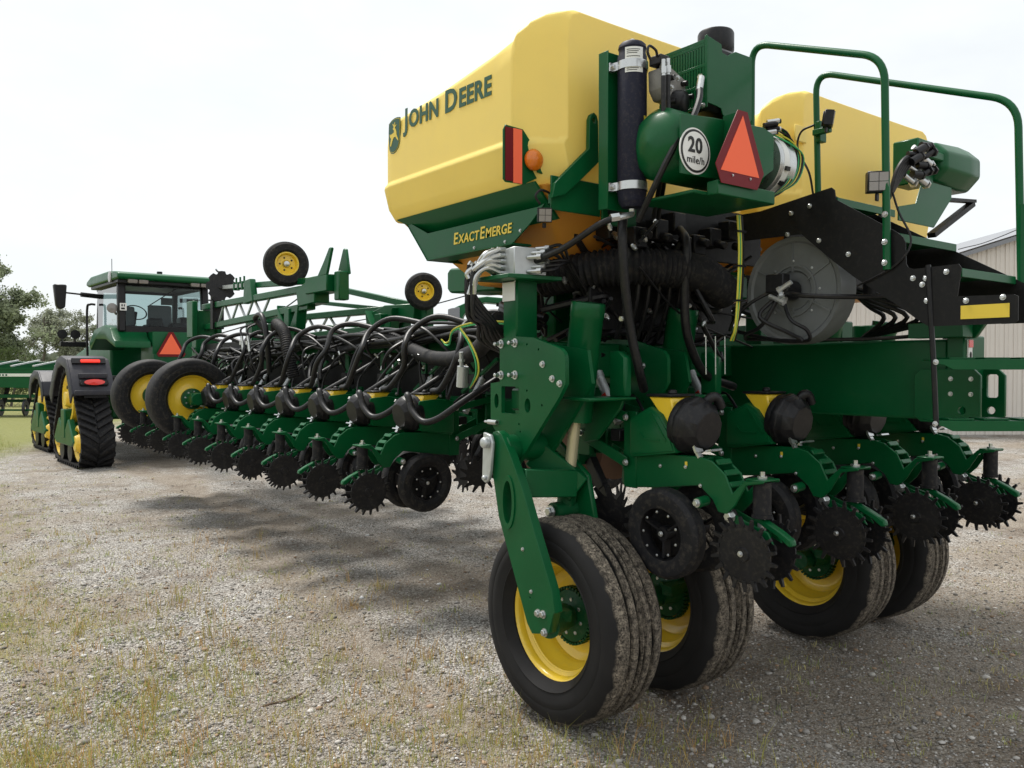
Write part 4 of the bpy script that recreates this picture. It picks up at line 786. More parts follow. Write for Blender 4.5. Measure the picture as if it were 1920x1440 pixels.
mb = MB(); mb.tube([(U1 + .01, 1.90, 2.42), (U1 + .03, 1.88, 2.33), (U1 + .02, 1.82, 2.2), (U1 - .01, 1.87, 2.1), (U1 - .01, 2.05, 2.02)], .005, 6); build(mb, 'lamp_cable', 'hose', PL)

# --- hydraulic reservoir on the right
mb = MB(); mb.lathe((5.16, 2.55, 2.91), (1, 0, 0), [(0, -.012), (.11, 0), (.135, .03), (.15, .30), (.145, .44), (.11, .50), (0, .515)], 8, ph=.39); build(mb, 'fluid_reservoir', 'green', PL, bevel=.03, seg=3, sharp=50)
mb = MB(); mb.bx(4.98, 5.17, 2.50, 2.66, 2.76, 3.03); mb.bx(5.0, 5.2, 2.44, 2.50, 2.90, 2.95); build(mb, 'reservoir_frame', 'green', PL, bevel=.008)
mb = MB(); mb.prism([(4.70, 2.50), (5.12, 2.50), (5.34, 2.70), (5.34, 2.77), (4.98, 2.77), (4.90, 2.62), (4.70, 2.58)], 'y', 2.47, 2.478); build(mb, 'reservoir_bracket', 'green', PL, bevel=.002)
mb = MB(); mb.beam((5.15, 2.5, 2.46), (5.72, 2.52, 2.72), .05, .03); mb.beam((5.34, 2.5, 2.70), (5.74, 2.52, 2.74), .05, .02); build(mb, 'reservoir_brace', 'black', PL)
for i in range(14):
    mb = MB(); p = V((4.74 + .05 * (i % 5), 2.46 - .02 * (i % 3), 2.76 + .06 * (i // 4) + .01 * (i % 2))); q_ = p + V((.06, -.02, .035 * ((i % 3) - 1))); mb.cyl(p, q_, .024 if i % 2 else .016, n=10); mb.cyl(q_, q_ + V((.015, 0, 0)), .028, n=6); build(mb, 'valve_coil', 'plastic' if i % 3 else 'zinc', PL)
for i in range(5):
    mb = MB(); mb.tube([(4.84 + .03 * i, 2.45, 2.80 + .03 * i), (4.74 + .02 * i, 2.44, 2.86), (4.66 + .02 * i, 2.46, 2.78), (4.64, 2.50, 2.62), (4.66, 2.6, 2.45)], .013, 8); build(mb, 'hydraulic_hose', 'hose', PL)
mb = MB(); mb.bx(4.55, 4.95, 2.872, 2.885, 2.50, 2.56); build(mb, 'rear_rail', 'green', PL, bevel=.002)
mb = MB(); mb.bx(4.70, 4.90, 2.866, 2.8715, 2.505, 2.555); build(mb, 'reflector', 'red', PL)

# --- vacuum fan
fx, fy, fz, fr = 3.60, 2.42, 2.03, .262
mb = MB(); mb.lathe((fx, fy, fz), (1, 0, 0), [(0, .012), (.09, .012), (.10, .0), (fr - .03, 0), (fr - .02, -.01), (fr, -.012), (fr + .002, .0), (fr, .12), (fr - .04, .14), (0, .15)], 48); FAN = build(mb, 'vacuum_fan', 'galv', PL)
mb = MB(); mb.lathe((fx, fy, fz), (-1, 0, 0), [(.118, -.004), (.118, .008), (.128, .008), (.128, -.004)], 40, True); build(mb, 'fan_ring', 'galv', PL)
for i in range(8): bolt(PL, (fx - .001, fy + .145 * math.cos(i * .785), fz + .145 * math.sin(i * .785)), (-1, 0, 0), .005)
for i in range(6):
    a = i / 6 * 6.2832 + .5; mb = MB(); mb.beam((fx - .004, fy + .09 * math.cos(a), fz + .09 * math.sin(a)), (fx - .004, fy + (fr - .03) * math.cos(a), fz + (fr - .03) * math.sin(a)), .007, .006, (1, 0, 0)); build(mb, 'fan_rib', 'galv', PL)
mb = MB(); mb.cyl((fx + .0, fy, fz), (fx - .12, fy, fz), .05, n=14); mb.box((fx - .10, fy + .02, fz + .03), (.06, .10, .09)); build(mb, 'fan_motor', 'plastic', PL, bevel=.005)
for i in range(5):
    a = V((fx - .12 + .02 * (i % 2), fy + .05 - .03 * i, fz - .03 + .015 * i)); b_ = a + V((-.01, -.07 + .03 * i, -.03)); mb = MB(); mb.cyl(a, b_, .012, n=8); mb.cyl(b_, b_ + (b_ - a) * .3, .016, n=6); build(mb, 'hose_fitting', 'zinc' if i % 2 else 'alu', PL)
for pts, r_ in (([(3.50, 2.44, 2.0), (3.44, 2.5, 1.9), (3.5, 2.38, 1.82), (3.52, 2.32, 1.78), (3.55, 2.5, 1.79), (3.6, 2.75, 1.84)], .010), ([(3.49, 2.38, 2.01), (3.47, 2.28, 1.99), (3.55, 2.15, 1.98), (3.7, 2.02, 1.98), (3.85, 1.95, 2.0)], .012), ([(3.49, 2.40, 1.98), (3.46, 2.34, 1.88), (3.5, 2.28, 1.83), (3.54, 2.3, 1.78), (3.6, 2.5, 1.79), (3.6, 2.7, 1.8)], .009), ([(3.5, 2.46, 2.03), (3.45, 2.56, 1.97), (3.46, 2.66, 1.9), (3.6, 2.8, 1.85)], .009), ([(3.49, 2.42, 2.0), (3.46, 2.5, 1.86), (3.5, 2.62, 1.82), (3.6, 2.7, 1.8)], .010), ([(3.6, 2.66, 1.80), (3.9, 2.4, 1.795), (4.0, 2.1, 1.80), (3.95, 1.98, 1.82), (3.92, 1.93, 1.92), (3.85, 1.9, 2.0)], .010)):
    mb = MB(); mb.tube(pts, r_, 8, 6); build(mb, 'hydraulic_hose', 'hose', PL)
mb = MB(); mb.cyl((3.92, 2.20, 2.0), (3.92, 2.20, 2.09), .036, n=18); mb.cyl((3.92, 2.20, 2.09), (3.92, 2.20, 2.10), .03, n=18); build(mb, 'oil_filter', 'plastic', PL)
for i in range(5):
    mb = MB(); mb.tube([(4.0, 2.5 + .04 * i, 2.2), (4.05 - .04 * i, 2.3, 1.98 + .02 * i), (4.05, 2.2 - .06 * i, 1.90), (4.1, 2.35, 1.80)], .012, 8); build(mb, 'hydraulic_hose', 'hose', PL)
mb = MB(); mb.lathe((4.42, 2.50, 1.60), (0, 0, 1), [(.075, 0), (.075, .28), (.07, .285), (0, .285)], 24); build(mb, 'frame_post', 'green', PL)
mb = MB(); mb.bx(3.9, 4.0, 1.75, 2.0, 1.79, 1.86); mb.prism([(1.9, 1.787), (1.75, 1.787), (1.70, 1.86), (1.75, 1.9), (1.85, 1.82)], 'x', 4.02, 4.05); build(mb, 'stair_mount', 'green', PL, bevel=.003)

# --- dark underside: duct, hoses, fittings
mb = MB(); mb.tube([(2.72, 3.3, 2.10), (2.86, 2.98, 2.14), (3.1, 2.80, 2.14), (3.35, 2.78, 2.12), (3.6, 2.84, 2.05)], .088, 20, 24, ridge=24); build(mb, 'air_duct', 'rubber', PL, label='thick ribbed black air duct')
mb = MB(); mb.tube([(3.0, 3.9, 2.0), (3.4, 3.7, 1.98), (3.9, 3.6, 2.0), (4.4, 3.5, 1.98)], .09, 18, 20, ridge=20); build(mb, 'air_duct', 'rubber', PL)
rnd = random.Random(5)
for a in ((2.98, 4.0, 2.90, 2.915, 2.22, 2.50), (2.80, 3.9, 3.02, 3.05, 1.84, 2.16), (2.75, 2.98, 2.88, 2.895, 2.33, 2.52), (2.44, 2.745, 2.888, 2.90, 2.365, 2.52), (3.3, 4.0, 3.3, 3.34, 1.3, 1.9), (4.3, 5.7, 2.93, 2.96, 2.15, 2.48)):
    mb = MB(); mb.bx(*a); build(mb, 'filler_panel', 'black' if a[0] not in (2.75, 2.44) else 'green', PL, bevel=.004)  # black panels added to imitate deep shade; green ones cover the hopper
for i in range(6):
    x = 2.95 + .14 * i; mb = MB(); mb.box((x, 2.86 - .01 * (i % 2), 2.28 + .05 * (i % 3)), (.09, .08, .10)); mb.cyl((x, 2.82, 2.30), (x, 2.76, 2.28), .022, n=10); build(mb, 'valve_block', 'plastic', PL, bevel=.006)
for i in range(58):
    a = V((rnd.uniform(2.65, 4.3), rnd.uniform(2.75, 3.9), rnd.uniform(1.8, 2.3))); b_ = V((rnd.uniform(2.65, 4.5), rnd.uniform(2.9, 3.9), rnd.uniform(1.7, 2.35)))
    m1 = a.lerp(b_, .33) + V((rnd.uniform(-.15, .15), rnd.uniform(-.15, .1), rnd.uniform(-.25, .1))); m2 = a.lerp(b_, .66) + V((rnd.uniform(-.15, .15), rnd.uniform(-.15, .1), rnd.uniform(-.25, .1)))
    mb = MB(); mb.tube([a, m1, m2, b_], rnd.choice((.006, .008, .010, .013, .018)), 7, 6); build(mb, 'hydraulic_hose', 'hose', PL)
for i in range(46):
    a = V((rnd.uniform(2.7, 3.7), rnd.uniform(2.75, 3.2), rnd.uniform(1.85, 2.36))); d = V((rnd.uniform(-1, 1), rnd.uniform(-1, 1), rnd.uniform(-1, 1))).normalized()
    mb = MB(); mb.cyl(a, a + d * .035, .008, n=8); mb.cyl(a + d * .01, a + d * .026, .0125, n=6); build(mb, 'hose_fitting', 'zinc', PL)
for i in range(7):
    x = 2.86 + .075 * i; mb = MB(); mb.bx(x, x + .06, 2.95, 3.05, 2.28, 2.36); build(mb, 'valve_section', 'plastic', PL, bevel=.006)
    mb = MB(); mb.cyl((x + .03, 2.95, 2.31), (x + .03, 2.90, 2.27), .013, n=8); mb.cyl((x + .03, 2.935, 2.30), (x + .03, 2.915, 2.283), .018, n=6); build(mb, 'hose_fitting', 'zinc', PL)
    mb = MB(); mb.tube([(x + .03, 2.90, 2.27), (x + .03, 2.85, 2.2), (x + .05, 2.88, 2.0), (x + .1, 3.0, 1.8)], .012, 8); build(mb, 'hydraulic_hose', 'hose', PL)
for i in range(5):
    mb = MB(); x = 3.20 + .008 * i; mb.tube([(x, 2.45, 2.36), (x, 2.44, 2.2), (x + .004, 2.45, 2.0), (x - .004 * i, 2.46, 1.84), (x + .02, 2.5, 1.78)], .005, 6); build(mb, 'control_cable', ('yhose', 'ghose', 'yhose', 'hose', 'hose')[i], PL)
for z in (2.28, 2.12, 1.96):
    mb = MB(); mb.bx(3.19, 3.245, 2.432, 2.468, z, z + .008); build(mb, 'cable_tie', 'plastic', PL)
for x in (3.10, 3.17, 3.24):
    mb = MB(); mb.cyl((x, 2.55, 1.80), (x + .003, 2.55, 1.62), .003, n=6); build(mb, 'thin_rod', 'zinc', PL)
for (p, r_) in (((3.62, 4.05, 1.13), .23), ((3.34, 4.0, 1.14), .21), ((4.0, 4.1, 1.12), .23)):
    mb = MB(); mb.lathe(p, (1, .12, 0), [(0, -.01), (.05, -.012), (r_, -.002), (r_, .002), (.05, .012), (0, .01)], 40); build(mb, 'coulter_disc', 'brown', PL)
    mb = MB(); mb.beam((p[0] - .03, p[1], p[2]), (p[0] - .03, 3.80, 1.45), .03, .06); build(mb, 'coulter_shank', 'green2', PL, bevel=.004)
# hanging supply hoses down to the centre rows
for pts, r_ in (([(2.82, 2.92, 2.40), (2.76, 2.76, 2.36), (2.72, 2.72, 2.28), (2.73, 2.72, 2.1), (2.79, 2.74, 1.85), (2.86, 2.75, 1.65), (2.95, 2.80, 1.545)], .022), ([(3.2, 2.8, 2.34), (3.16, 2.72, 2.25), (3.17, 2.74, 2.0), (3.22, 2.76, 1.8), (3.4, 2.8, 1.62), (3.66, 2.82, 1.55)], .022)):
    mb = MB(); mb.tube(pts, r_, 12, 7); build(mb, 'seed_hose', 'hose', PL)
# rear left cross shelf seen beside the valve block
mb = MB(); mb.prism([(4.55, 2.135), (4.58, 2.16), (4.58, 2.27), (4.55, 2.295), (4.05, 2.265), (4.05, 2.115)], 'x', 2.98, 3.3); build(mb, 'front_shelf', 'green', PL, bevel=.012)

KS = False
# ------------------------------------------------------------------ row unit (local: +Y towards the toolbar, -Y rearwards)
def local(mb, nm, mtl, par, **k): return build(mb, nm, mtl, par, org=(0, 0, 0), wl=False, center=True, **k)
def closing_wheel(par, x, y, z, toe, camber):
    mb = MB(); r0 = .134
    mb.lathe((0, 0, 0), (1, 0, 0), [(0, -.014), (.03, -.014), (.034, -.006), (r0 - .02, -.004), (r0, -.002), (r0, .006), (r0 - .02, .006), (.034, .004), (.03, .012), (0, .012)], 40)
    for i in range(18):
        a = i / 18 * 6.2832; ro = Matrix.Rotation(a, 3, 'X')
        vs = [(-.007, -.011, r0 - .012), (.009, -.011, r0 - .012), (.009, .011, r0 - .012), (-.007, .011, r0 - .012), (-.011, .001, r0 + .034), (-.001, .001, r0 + .036), (-.001, .013, r0 + .036), (-.011, .013, r0 + .034)]
        mb.add([ro @ V(q_) for q_ in vs], [(0, 3, 2, 1), (4, 5, 6, 7), (0, 1, 5, 4), (1, 2, 6, 5), (2, 3, 7, 6), (3, 0, 4, 7)])
    o = build(mb, 'closing_wheel', 'disc', par, center=None, wl=False); o.location = (x, y, z); o.rotation_euler = (0, R(camber), R(toe))
    return o
def row_unit_mesh():
    fr = [(-.36, 1.13), (-.36, 1.225), (-.86, 1.235), (-.935, 1.22), (-1.01, 1.165), (-1.05, 1.085), (-1.115, 1.15), (-1.215, 1.158), (-1.215, 1.146), (-1.125, 1.128), (-1.065, 1.03), (-1.02, .985), (-.97, .99), (-.94, 1.04), (-.86, 1.10), (-.6, 1.06), (-.40, 1.04)]
    mb = MB()
    for sx_ in (-.062, .05): mb.prism(fr, 'x', sx_, sx_ + .012)
    mb.bx(-.05, .05, -.86, -.36, 1.20, 1.225); mb.bx(-.062, .062, -1.215, -1.12, 1.150, 1.160)
    for (yy, zz) in ((-.955, 1.215), (-1.0, 1.17), (-1.03, 1.12)): mb.box((0, yy, zz), (.10, .03, .012), Matrix.Rotation(R(50), 3, 'X'))
    mb.bx(-.066, -.05, -.46, -.37, 1.04, 1.43); mb.bx(.05, .066, -.46, -.37, 1.04, 1.43)
    mb.bx(-.066, .066, -.03, .0, 1.12, 1.52); mb.bx(-.07, -.05, -.12, -.0, 1.18, 1.5); mb.bx(.05, .07, -.12, -.0, 1.18, 1.5)
    return mb
def bracketless(o): return o
RU0 = build(row_unit_mesh(), 'row_unit', 'green', PL, center=None, bevel=.004)
WL[RU0.name] = V((0, 0, 0)); P_ = RU0
for s in (-1, 1):
    mb = MB(); mb.beam((s * .085, -.06, 1.47), (s * .085, -.41, 1.40), .014, .05); local(mb, 'parallel_arm', 'green', P_, bevel=.003)
    mb = MB(); mb.beam((s * .085, -.05, 1.30), (s * .085, -.41, 1.17), .014, .055); local(mb, 'parallel_arm', 'green', P_, bevel=.003)
    for y, z in ((-.41, 1.40), (-.41, 1.17), (-.07, 1.47), (-.07, 1.30)):
        b_ = bolt(P_, (s * .09, y, z), (s, 0, 0), .013)
for y, z in ((-.62, 1.17), (-.78, 1.18), (-.87, 1.10)): bolt(P_, (-.064, y, z), (-1, 0, 0), .007)
shp = [(-.455, 1.20), (-.455, 1.40), (-.585, 1.462), (-.655, 1.425), (-.715, 1.345), (-.755, 1.245)]
mb = MB(); mb.prism(shp, 'x', -.105, .105); mb.prism([(y * .96 - .02, z * .9 + .132) for y, z in shp], 'x', -.112, .112); local(mb, 'meter_housing', 'green', P_, bevel=.012, seg=2)
mb = MB(); mb.prism([(-.455, 1.22), (-.455, 1.46), (-.60, 1.478), (-.755, 1.465), (-.785, 1.40), (-.74, 1.24)], 'x', .092, .12); local(mb, 'side_cover', 'green', P_, bevel=.008, seg=2)
for s in (-1, 1):
    mb = MB(); mb.beam((s * .1135, -.53, 1.33), (s * .1135, -.555, 1.30), .004, .010); mb.beam((s * .1135, -.555, 1.30), (s * .1135, -.66, 1.30), .004, .008); mb.beam((s * .1135, -.60, 1.43), (s * .1135, -.70, 1.30), .004, .010); local(mb, 'housing_crease', 'green', P_)
mb = MB()
mb.prism([(-.555, 1.508), (-.70, 1.508), (-.708, 1.478), (-.742, 1.365), (-.715, 1.345), (-.63, 1.425)], 'x', -.08, .08)
local(mb, 'mini_hopper', 'rimy', P_, bevel=.006)
mb = MB(); mb.bx(-.088, .088, -.71, -.545, 1.509, 1.523); mb.lathe((0, -.64, 1.523), (0, 0, 1), [(.025, 0), (.02, .02), (0, .022)], 12); local(mb, 'hopper_lid', 'plastic', P_, bevel=.004)
ma = V((0, -.93, -.16)).normalized(); mo = V((0, -.775, 1.372))
mb = MB(); mb.lathe(mo, ma, [(0, -.02), (.14, -.02), (.146, -.015), (.146, .012), (.138, .02), (.133, .05), (.096, .092), (.088, .095), (0, .097)], 10, ph=.3); mt = local(mb, 'seed_meter', 'plastic', P_, bevel=.005, sharp=20)
mb = MB(); mb.lathe(mo - ma * .03, ma, [(0, -.025), (.13, -.025), (.135, 0), (.13, .02), (0, .02)], 28); local(mb, 'meter_back', 'plastic', P_)
mb = MB(); mb.tube([(.045, -.79, 1.45), (.06, -.825, 1.505), (.09, -.84, 1.505), (.12, -.84, 1.46)], .025, 12, 4); local(mb, 'vacuum_elbow', 'hose', P_)
mb = MB(); mb.box((-.05, -.83, 1.295), (.05, .012, .09), Matrix.Rotation(R(-25), 3, 'X')); mb.box((-.05, -.845, 1.25), (.03, .012, .05), Matrix.Rotation(R(-35), 3, 'X')); local(mb, 'meter_latch', 'zinc', P_)
mb = MB(); mb.box((-.07, -.79, 1.42), (.02, .016, .11), Matrix.Rotation(R(-10), 3, 'X')); local(mb, 'side_tag', 'white', P_)
for s in (-1, 1):
    mb = MB(); g = [(.126, -.045), (.16, -.055), (.20, -.05), (.217, -.03), (.217, .025), (.203, .045), (.16, .05), (.133, .03)]
    mb.lathe((0, 0, 0), (1, 0, 0), g, 44, True); o = build(mb, 'gauge_wheel', 'rubber', P_, center=None, wl=False); o.location = (s * .125, -.715, .862); o.rotation_euler = (0, R(s * 4), 0)
    m2 = MB(); m2.lathe((0, 0, 0), (1, 0, 0), [(.143, -.035), (.136, -.046), (.126, -.04), (.118, 0), (.126, .03), (.143, .03)], 40, True)
    for i in range(3):
        a = i * 2.094 + .5; m2.beam((0, .02 * math.cos(a), .02 * math.sin(a)), (-.01, .118 * math.cos(a), .118 * math.sin(a)), .012, .045, (1, 0, 0))
    m2.lathe((0, 0, 0), (1, 0, 0), [(.034, -.03), (.034, .03), (0, .03)], 16); r_ = build(m2, 'gauge_rim', 'plastic', P_, center=None, wl=False); r_.location = o.location; r_.rotation_euler = o.rotation_euler
    for i in range(9):
        a = i / 9 * 6.2832; bb = bolt(P_, (s * .17, -.715 + .105 * math.cos(a), .862 + .105 * math.sin(a)), (s, 0, 0), .005, 'rim_bolt')
    bolt(P_, (s * .162, -.715, .862), (s, 0, 0), .010)
mb = MB(); mb.lathe((0, -.60, .835), (1, 0, 0), [(0, -.01), (.19, -.002), (.19, .002), (0, .01)], 40); local(mb, 'opener_disc', 'disc', P_)
for s in (-1, 1):
    mb = MB(); mb.cyl((s * .055, -.90, 1.035), (s * .13, -.905, 1.03), .024, n=16); local(mb, 'stop_knob', 'green', P_, bevel=.003); bolt(P_, (s * .13, -.905, 1.03), (s, 0, 0), .015)
mb = MB(); mb.cyl((.0, -1.165, 1.145), (.0, -1.165, 1.0), .040, n=20); mb.cyl((.0, -1.165, 1.0), (.0, -1.165, .985), .046, n=20); local(mb, 'air_spring', 'rubber', P_)
mb = MB(); mb.cyl((.0, -1.165, 1.160), (.0, -1.165, 1.17), .022, n=12); mb.cyl((.0, -1.165, 1.17), (.0, -1.165, 1.19), .011, n=6); local(mb, 'spring_stud', 'zinc', P_)
mb = MB(); mb.cyl((.0, -1.165, .985), (0, -1.165, .93), .02, n=10); local(mb, 'spring_rod', 'zinc', P_)
mb = MB(); mb.prism([(-1.0, 1.0), (-1.03, .945), (-1.16, .915), (-1.25, .88), (-1.22, .93), (-1.10, .965)], 'x', -.035, -.025); mb.prism([(-1.0, 1.0), (-1.03, .945), (-1.16, .915), (-1.25, .88), (-1.22, .93), (-1.10, .965)], 'x', .025, .035); mb.bx(-.025, .025, -1.2, -1.12, .90, .93); local(mb, 'closing_arm', 'green', P_, bevel=.003)
bolt(P_, (-.036, -1.02, .975), (-1, 0, 0), .022)
mb = MB(); mb.prism([(-1.12, .975), (-1.16, .99), (-1.26, .945), (-1.28, .935), (-1.325, .91), (-1.33, .885), (-1.31, .88), (-1.26, .915), (-1.17, .955)], 'x', -.02, .02); local(mb, 'pressure_lever', 'green', P_, bevel=.005)
closing_wheel(P_, -.085, -1.13, .828, 7, -6); closing_wheel(P_, .085, -1.16, .828, -7, 6)
bolt(P_, (-.10, -1.125, .83), (-1, 0, 0), .010)
# row cleaner in front
for s in (-1, 1):
    mb = MB(); n_t = 12
    mb.lathe((0, 0, 0), (1, 0, 0), [(0, -.004), (.10, -.003), (.10, .003), (0, .004)], 24)
    for i in range(n_t):
        a = i / n_t * 6.2832; ro = Matrix.Rotation(a, 3, 'X'); mb.add([ro @ V(q_) for q_ in [(-.003, -.02, .09), (.003, -.02, .09), (.003, .02, .09), (-.003, .02, .09), (-.003, .02, .155), (.003, .02, .155), (.003, .034, .15), (-.003, .034, .15)]], [(0, 3, 2, 1), (4, 5, 6, 7), (0, 1, 5, 4), (1, 2, 6, 5), (2, 3, 7, 6), (3, 0, 4, 7)])
    o = build(mb, 'row_cleaner', 'disc', P_, center=None, wl=False); o.location = (s * .07, -.22 + .03 * s, .88); o.rotation_euler = (0, R(s * 8), R(-s * 28))
mb = MB(); mb.beam((0, -.05, 1.15), (0, -.15, 1.0), .05, .06); mb.beam((0, -.15, 1.02), (0, -.22, .88), .04, .05); local(mb, 'cleaner_arm', 'plastic', P_, bevel=.004)
# down-force cylinder with silver body
mb = MB(); mb.cyl((0, -.12, 1.60), (0, -.27, 1.36), .026, n=16); mb.cyl((0, -.12, 1.60), (0, -.105, 1.625), .03, n=12); mb.cyl((-.01, -.10, 1.62), (-.01, -.09, 1.70), .012, n=8); local(mb, 'downforce_cylinder', 'alu', P_)
mb = MB(); mb.box((-.0265, -.19, 1.49), (.004, .03, .05), Matrix.Rotation(R(-32), 3, 'X')); local(mb, 'cylinder_sticker', 'lens_red', P_)
mb = MB(); mb.box((.05, -.2, 1.45), (.06, .08, .12)); mb.box((-.02, -.30, 1.30), (.08, .07, .06)); mb.tube([(.04, -.22, 1.5), (.06, -.32, 1.5), (.03, -.42, 1.42), (.02, -.5, 1.3)], .010, 7); local(mb, 'control_box', 'plastic', P_, bevel=.006)
mb = MB(); mb.prism([(-.875, 1.255), (-.905, 1.262), (-.90, 1.27), (-.87, 1.263)], 'x', -.03, .05); local(mb, 'depth_handle', 'zinc', P_)
for s in (-1,):
    mb = MB(); mb.bx(-.0635, -.0625, -.79, -.775, 1.185, 1.205); local(mb, 'row_tag', 'yprint', P_)

def place_row(ob, x, y, rz=0):
    ob.location = V((x, y, -.06 if rz else 0)) - WL[PL.name]; ob.rotation_euler = (0, 0, rz)
ROWS = []
RX = (3.13, 3.89, 4.65, 5.41)
for i, x in enumerate(RX):
    o = RU0 if i == 0 else copy_tree(RU0, PL)
    place_row(o, x, 3.42); ROWS.append(o)
WY = [5.41 + .762 * k_ for k_ in range(10)]
for y in WY: o = copy_tree(RU0, PL); place_row(o, 3.96, y, R(-90)); ROWS.append(o)
for y in WY: o = copy_tree(RU0, PL); place_row(o, 4.40, y, R(90)); ROWS.append(o)
for q_ in ROWS:
    for c_ in q_.children:
        if c_.name.startswith('closing_wheel') or c_.name.startswith('row_cleaner'):
            e_ = c_.rotation_euler; c_.rotation_euler = (rnd.uniform(0, 6.28), e_[1] + rnd.uniform(-.03, .03), e_[2] + rnd.uniform(-.05, .05))
        elif c_.name.startswith('gauge_wheel'): c_.rotation_euler[2] += rnd.uniform(-.03, .03)
# handwritten numbers on the nearest wing meters
for (y, t) in ((5.41, '9'), (6.172, '10')):
    f = V((-.93, 0, -.16)).normalized()
    text_mesh(t, .03, 'white', PL, (3.075, y + .035, 1.40), (0, -1, 0), (.6, 0, 1), 'number_mark', bold=.001)

# wing toolbars and air lines
for x0 in (3.97, 4.27):
    mb = MB(); mb.bx(x0, x0 + .14 if x0 > 4.2 else x0 + .03, 4.9, 12.6, 1.28, 1.40); build(mb, 'wing_toolbar', 'green', PL, bevel=.01)
mb = MB(); mb.bx(3.98, 4.14, 4.9, 12.6, 1.80, 1.90); build(mb, 'wing_toolbar', 'green', PL, bevel=.01)
mb = MB(); mb.bx(3.86, 4.10, 4.9, 12.4, 1.88, 2.0); build(mb, 'gap_filler', 'black', PL, bevel=.01)  # black box added to fill a bright gap under the hoses with dark
mb = MB(); mb.bx(4.12, 4.14, 4.9, 12.4, 1.40, 1.86); build(mb, 'filler_panel', 'black', PL)  # black sheet added behind the wing hoses to darken the gaps
for k_, y in enumerate(WY):
    mb = MB(); mb.prism([(y + .25, 1.35), (y + .33, 1.35), (y + .33, 1.86), (y + .25, 1.86)], 'x', 3.95, 3.975); mb.beam((3.86, y + .29, 1.45), (3.86, y - .2, 1.72), .03, .03); build(mb, 'wing_bracket', 'green', PL, bevel=.004)
    j = lambda a: rnd.uniform(-a, a)
    # seed hose looping from the bundle to the small hopper
    mb = MB(); mb.tube([(3.33, y - .09, 1.475), (3.34, y - .20, 1.50), (3.36 + j(.03), y - .34, 1.68 + j(.02)), (3.40 + j(.03), y - .38 + j(.04), 1.84 + j(.03)), (3.50, y - .30 + j(.05), 1.99 + j(.03)), (3.66, y - .42, 2.07 + j(.02)), (3.82, y - .75, 2.0 + j(.03))], .025, 10, 6); build(mb, 'seed_hose', 'hose', PL)
    mb = MB(); mb.tube([(3.12, y - .115, 1.405), (3.115, y - .17, 1.33), (3.135, y - .28, 1.265), (3.18, y - .40, 1.29), (3.28, y - .52, 1.40 + j(.02)), (3.48, y - .62, 1.54), (3.75, y - .68, 1.70)], .024, 10, 6); build(mb, 'vacuum_hose', 'hose', PL)
    mb = MB(); mb.tube([(3.86, y - .1, 1.68), (3.75, y - .12, 1.80), (3.66, y - .05, 1.72 + j(.05)), (3.62, y + .12, 1.55), (3.58, y + .1, 1.42)], .010, 7, 5); build(mb, 'hydraulic_hose', 'hose', PL)
    mb = MB(); mb.tube([(3.84, y + .1, 1.62), (3.72, y + .2 + j(.1), 1.90 + j(.05)), (3.70, y - .1, 1.92 + j(.1)), (3.80, y - .45 + j(.1), 1.75)], .013, 7, 5); build(mb, 'hydraulic_hose', 'hose', PL)
    for q_ in range(2):
        a = V((3.55 + j(.12), y + j(.36), 1.5 + j(.15))); b_ = V((3.8 + j(.08), y - .1 + j(.4), 1.88 + j(.1))); m_ = a.lerp(b_, .5) + V((-.1 + j(.08), j(.15), .10 + j(.12)))
        mb = MB(); mb.tube([a, a.lerp(m_, .5) + V((-.03, 0, -.02)), m_, b_], rnd.choice((.007, .009, .012, .016)), 7, 5); build(mb, 'hydraulic_hose', 'hose', PL)
    for q_ in range(4):
        mb = MB(); a = V((3.70 + j(.1), y + j(.3), 1.72 + j(.1))); mb.cyl(a, a + V((j(.03), j(.03), .035)), .009, n=8); mb.cyl(a, a + V((0, 0, .012)), .013, n=6); build(mb, 'hose_fitting', 'zinc', PL)
    mb = MB(); mb.bx(3.80, 3.90, y + .02, y + .12, 1.48, 1.60); build(mb, 'control_module', 'plastic', PL, bevel=.008)
for i in range(9):
    r_ = (.028, .028, .026, .022, .022, .018, .018, .014, .014)[i]; mb = MB(); pts = [(2.92 + .05 * (i % 3), 3.62 + .1 * (i % 2), 1.88 + .025 * (i % 4)), (3.0, 4.0, 1.98 + .02 * (i % 3)), (3.5 + .04 * (i % 3), 4.6, 2.06 + .02 * (i % 4))]
    for k_ in range(16):
        pts.append((3.78 + .045 * (i % 4) + .03 * math.sin(k_ * 1.3 + i), 5.1 + .48 * k_, 1.94 + .03 * (i // 3) + .05 * math.sin(k_ * .9 + i * .7) - (.03 * (k_ % 3 == 0)) - .008 * k_))
    mb.tube(pts, r_, 10, 5); build(mb, 'air_line', 'hose', PL)
mb = MB(); mb.tube([(2.9, 3.9, 1.93), (3.25, 4.6, 1.78), (3.45, 5.2, 1.72), (3.6, 5.8, 1.74), (3.75, 6.4, 1.84), (3.85, 6.9, 1.95)], .055, 16, 22, ridge=22); build(mb, 'air_duct', 'rubber', PL)
mb = MB(); mb.tube([(3.75, 9.4, 2.1), (3.6, 9.0, 2.14), (3.5, 8.55, 2.02), (3.46, 8.35, 1.8), (3.5, 8.3, 1.55)], .060, 16, 22, ridge=22); build(mb, 'air_duct', 'rubber', PL, label='thick ribbed hose arching down at the wing')
mb = MB(); mb.tube([(3.6, 9.4, 2.10), (3.52, 9.45, 2.22), (3.5, 9.2, 2.24), (3.5, 9.05, 2.0), (3.55, 9.1, 1.6)], .030, 12, 8); build(mb, 'air_line', 'hose', PL)
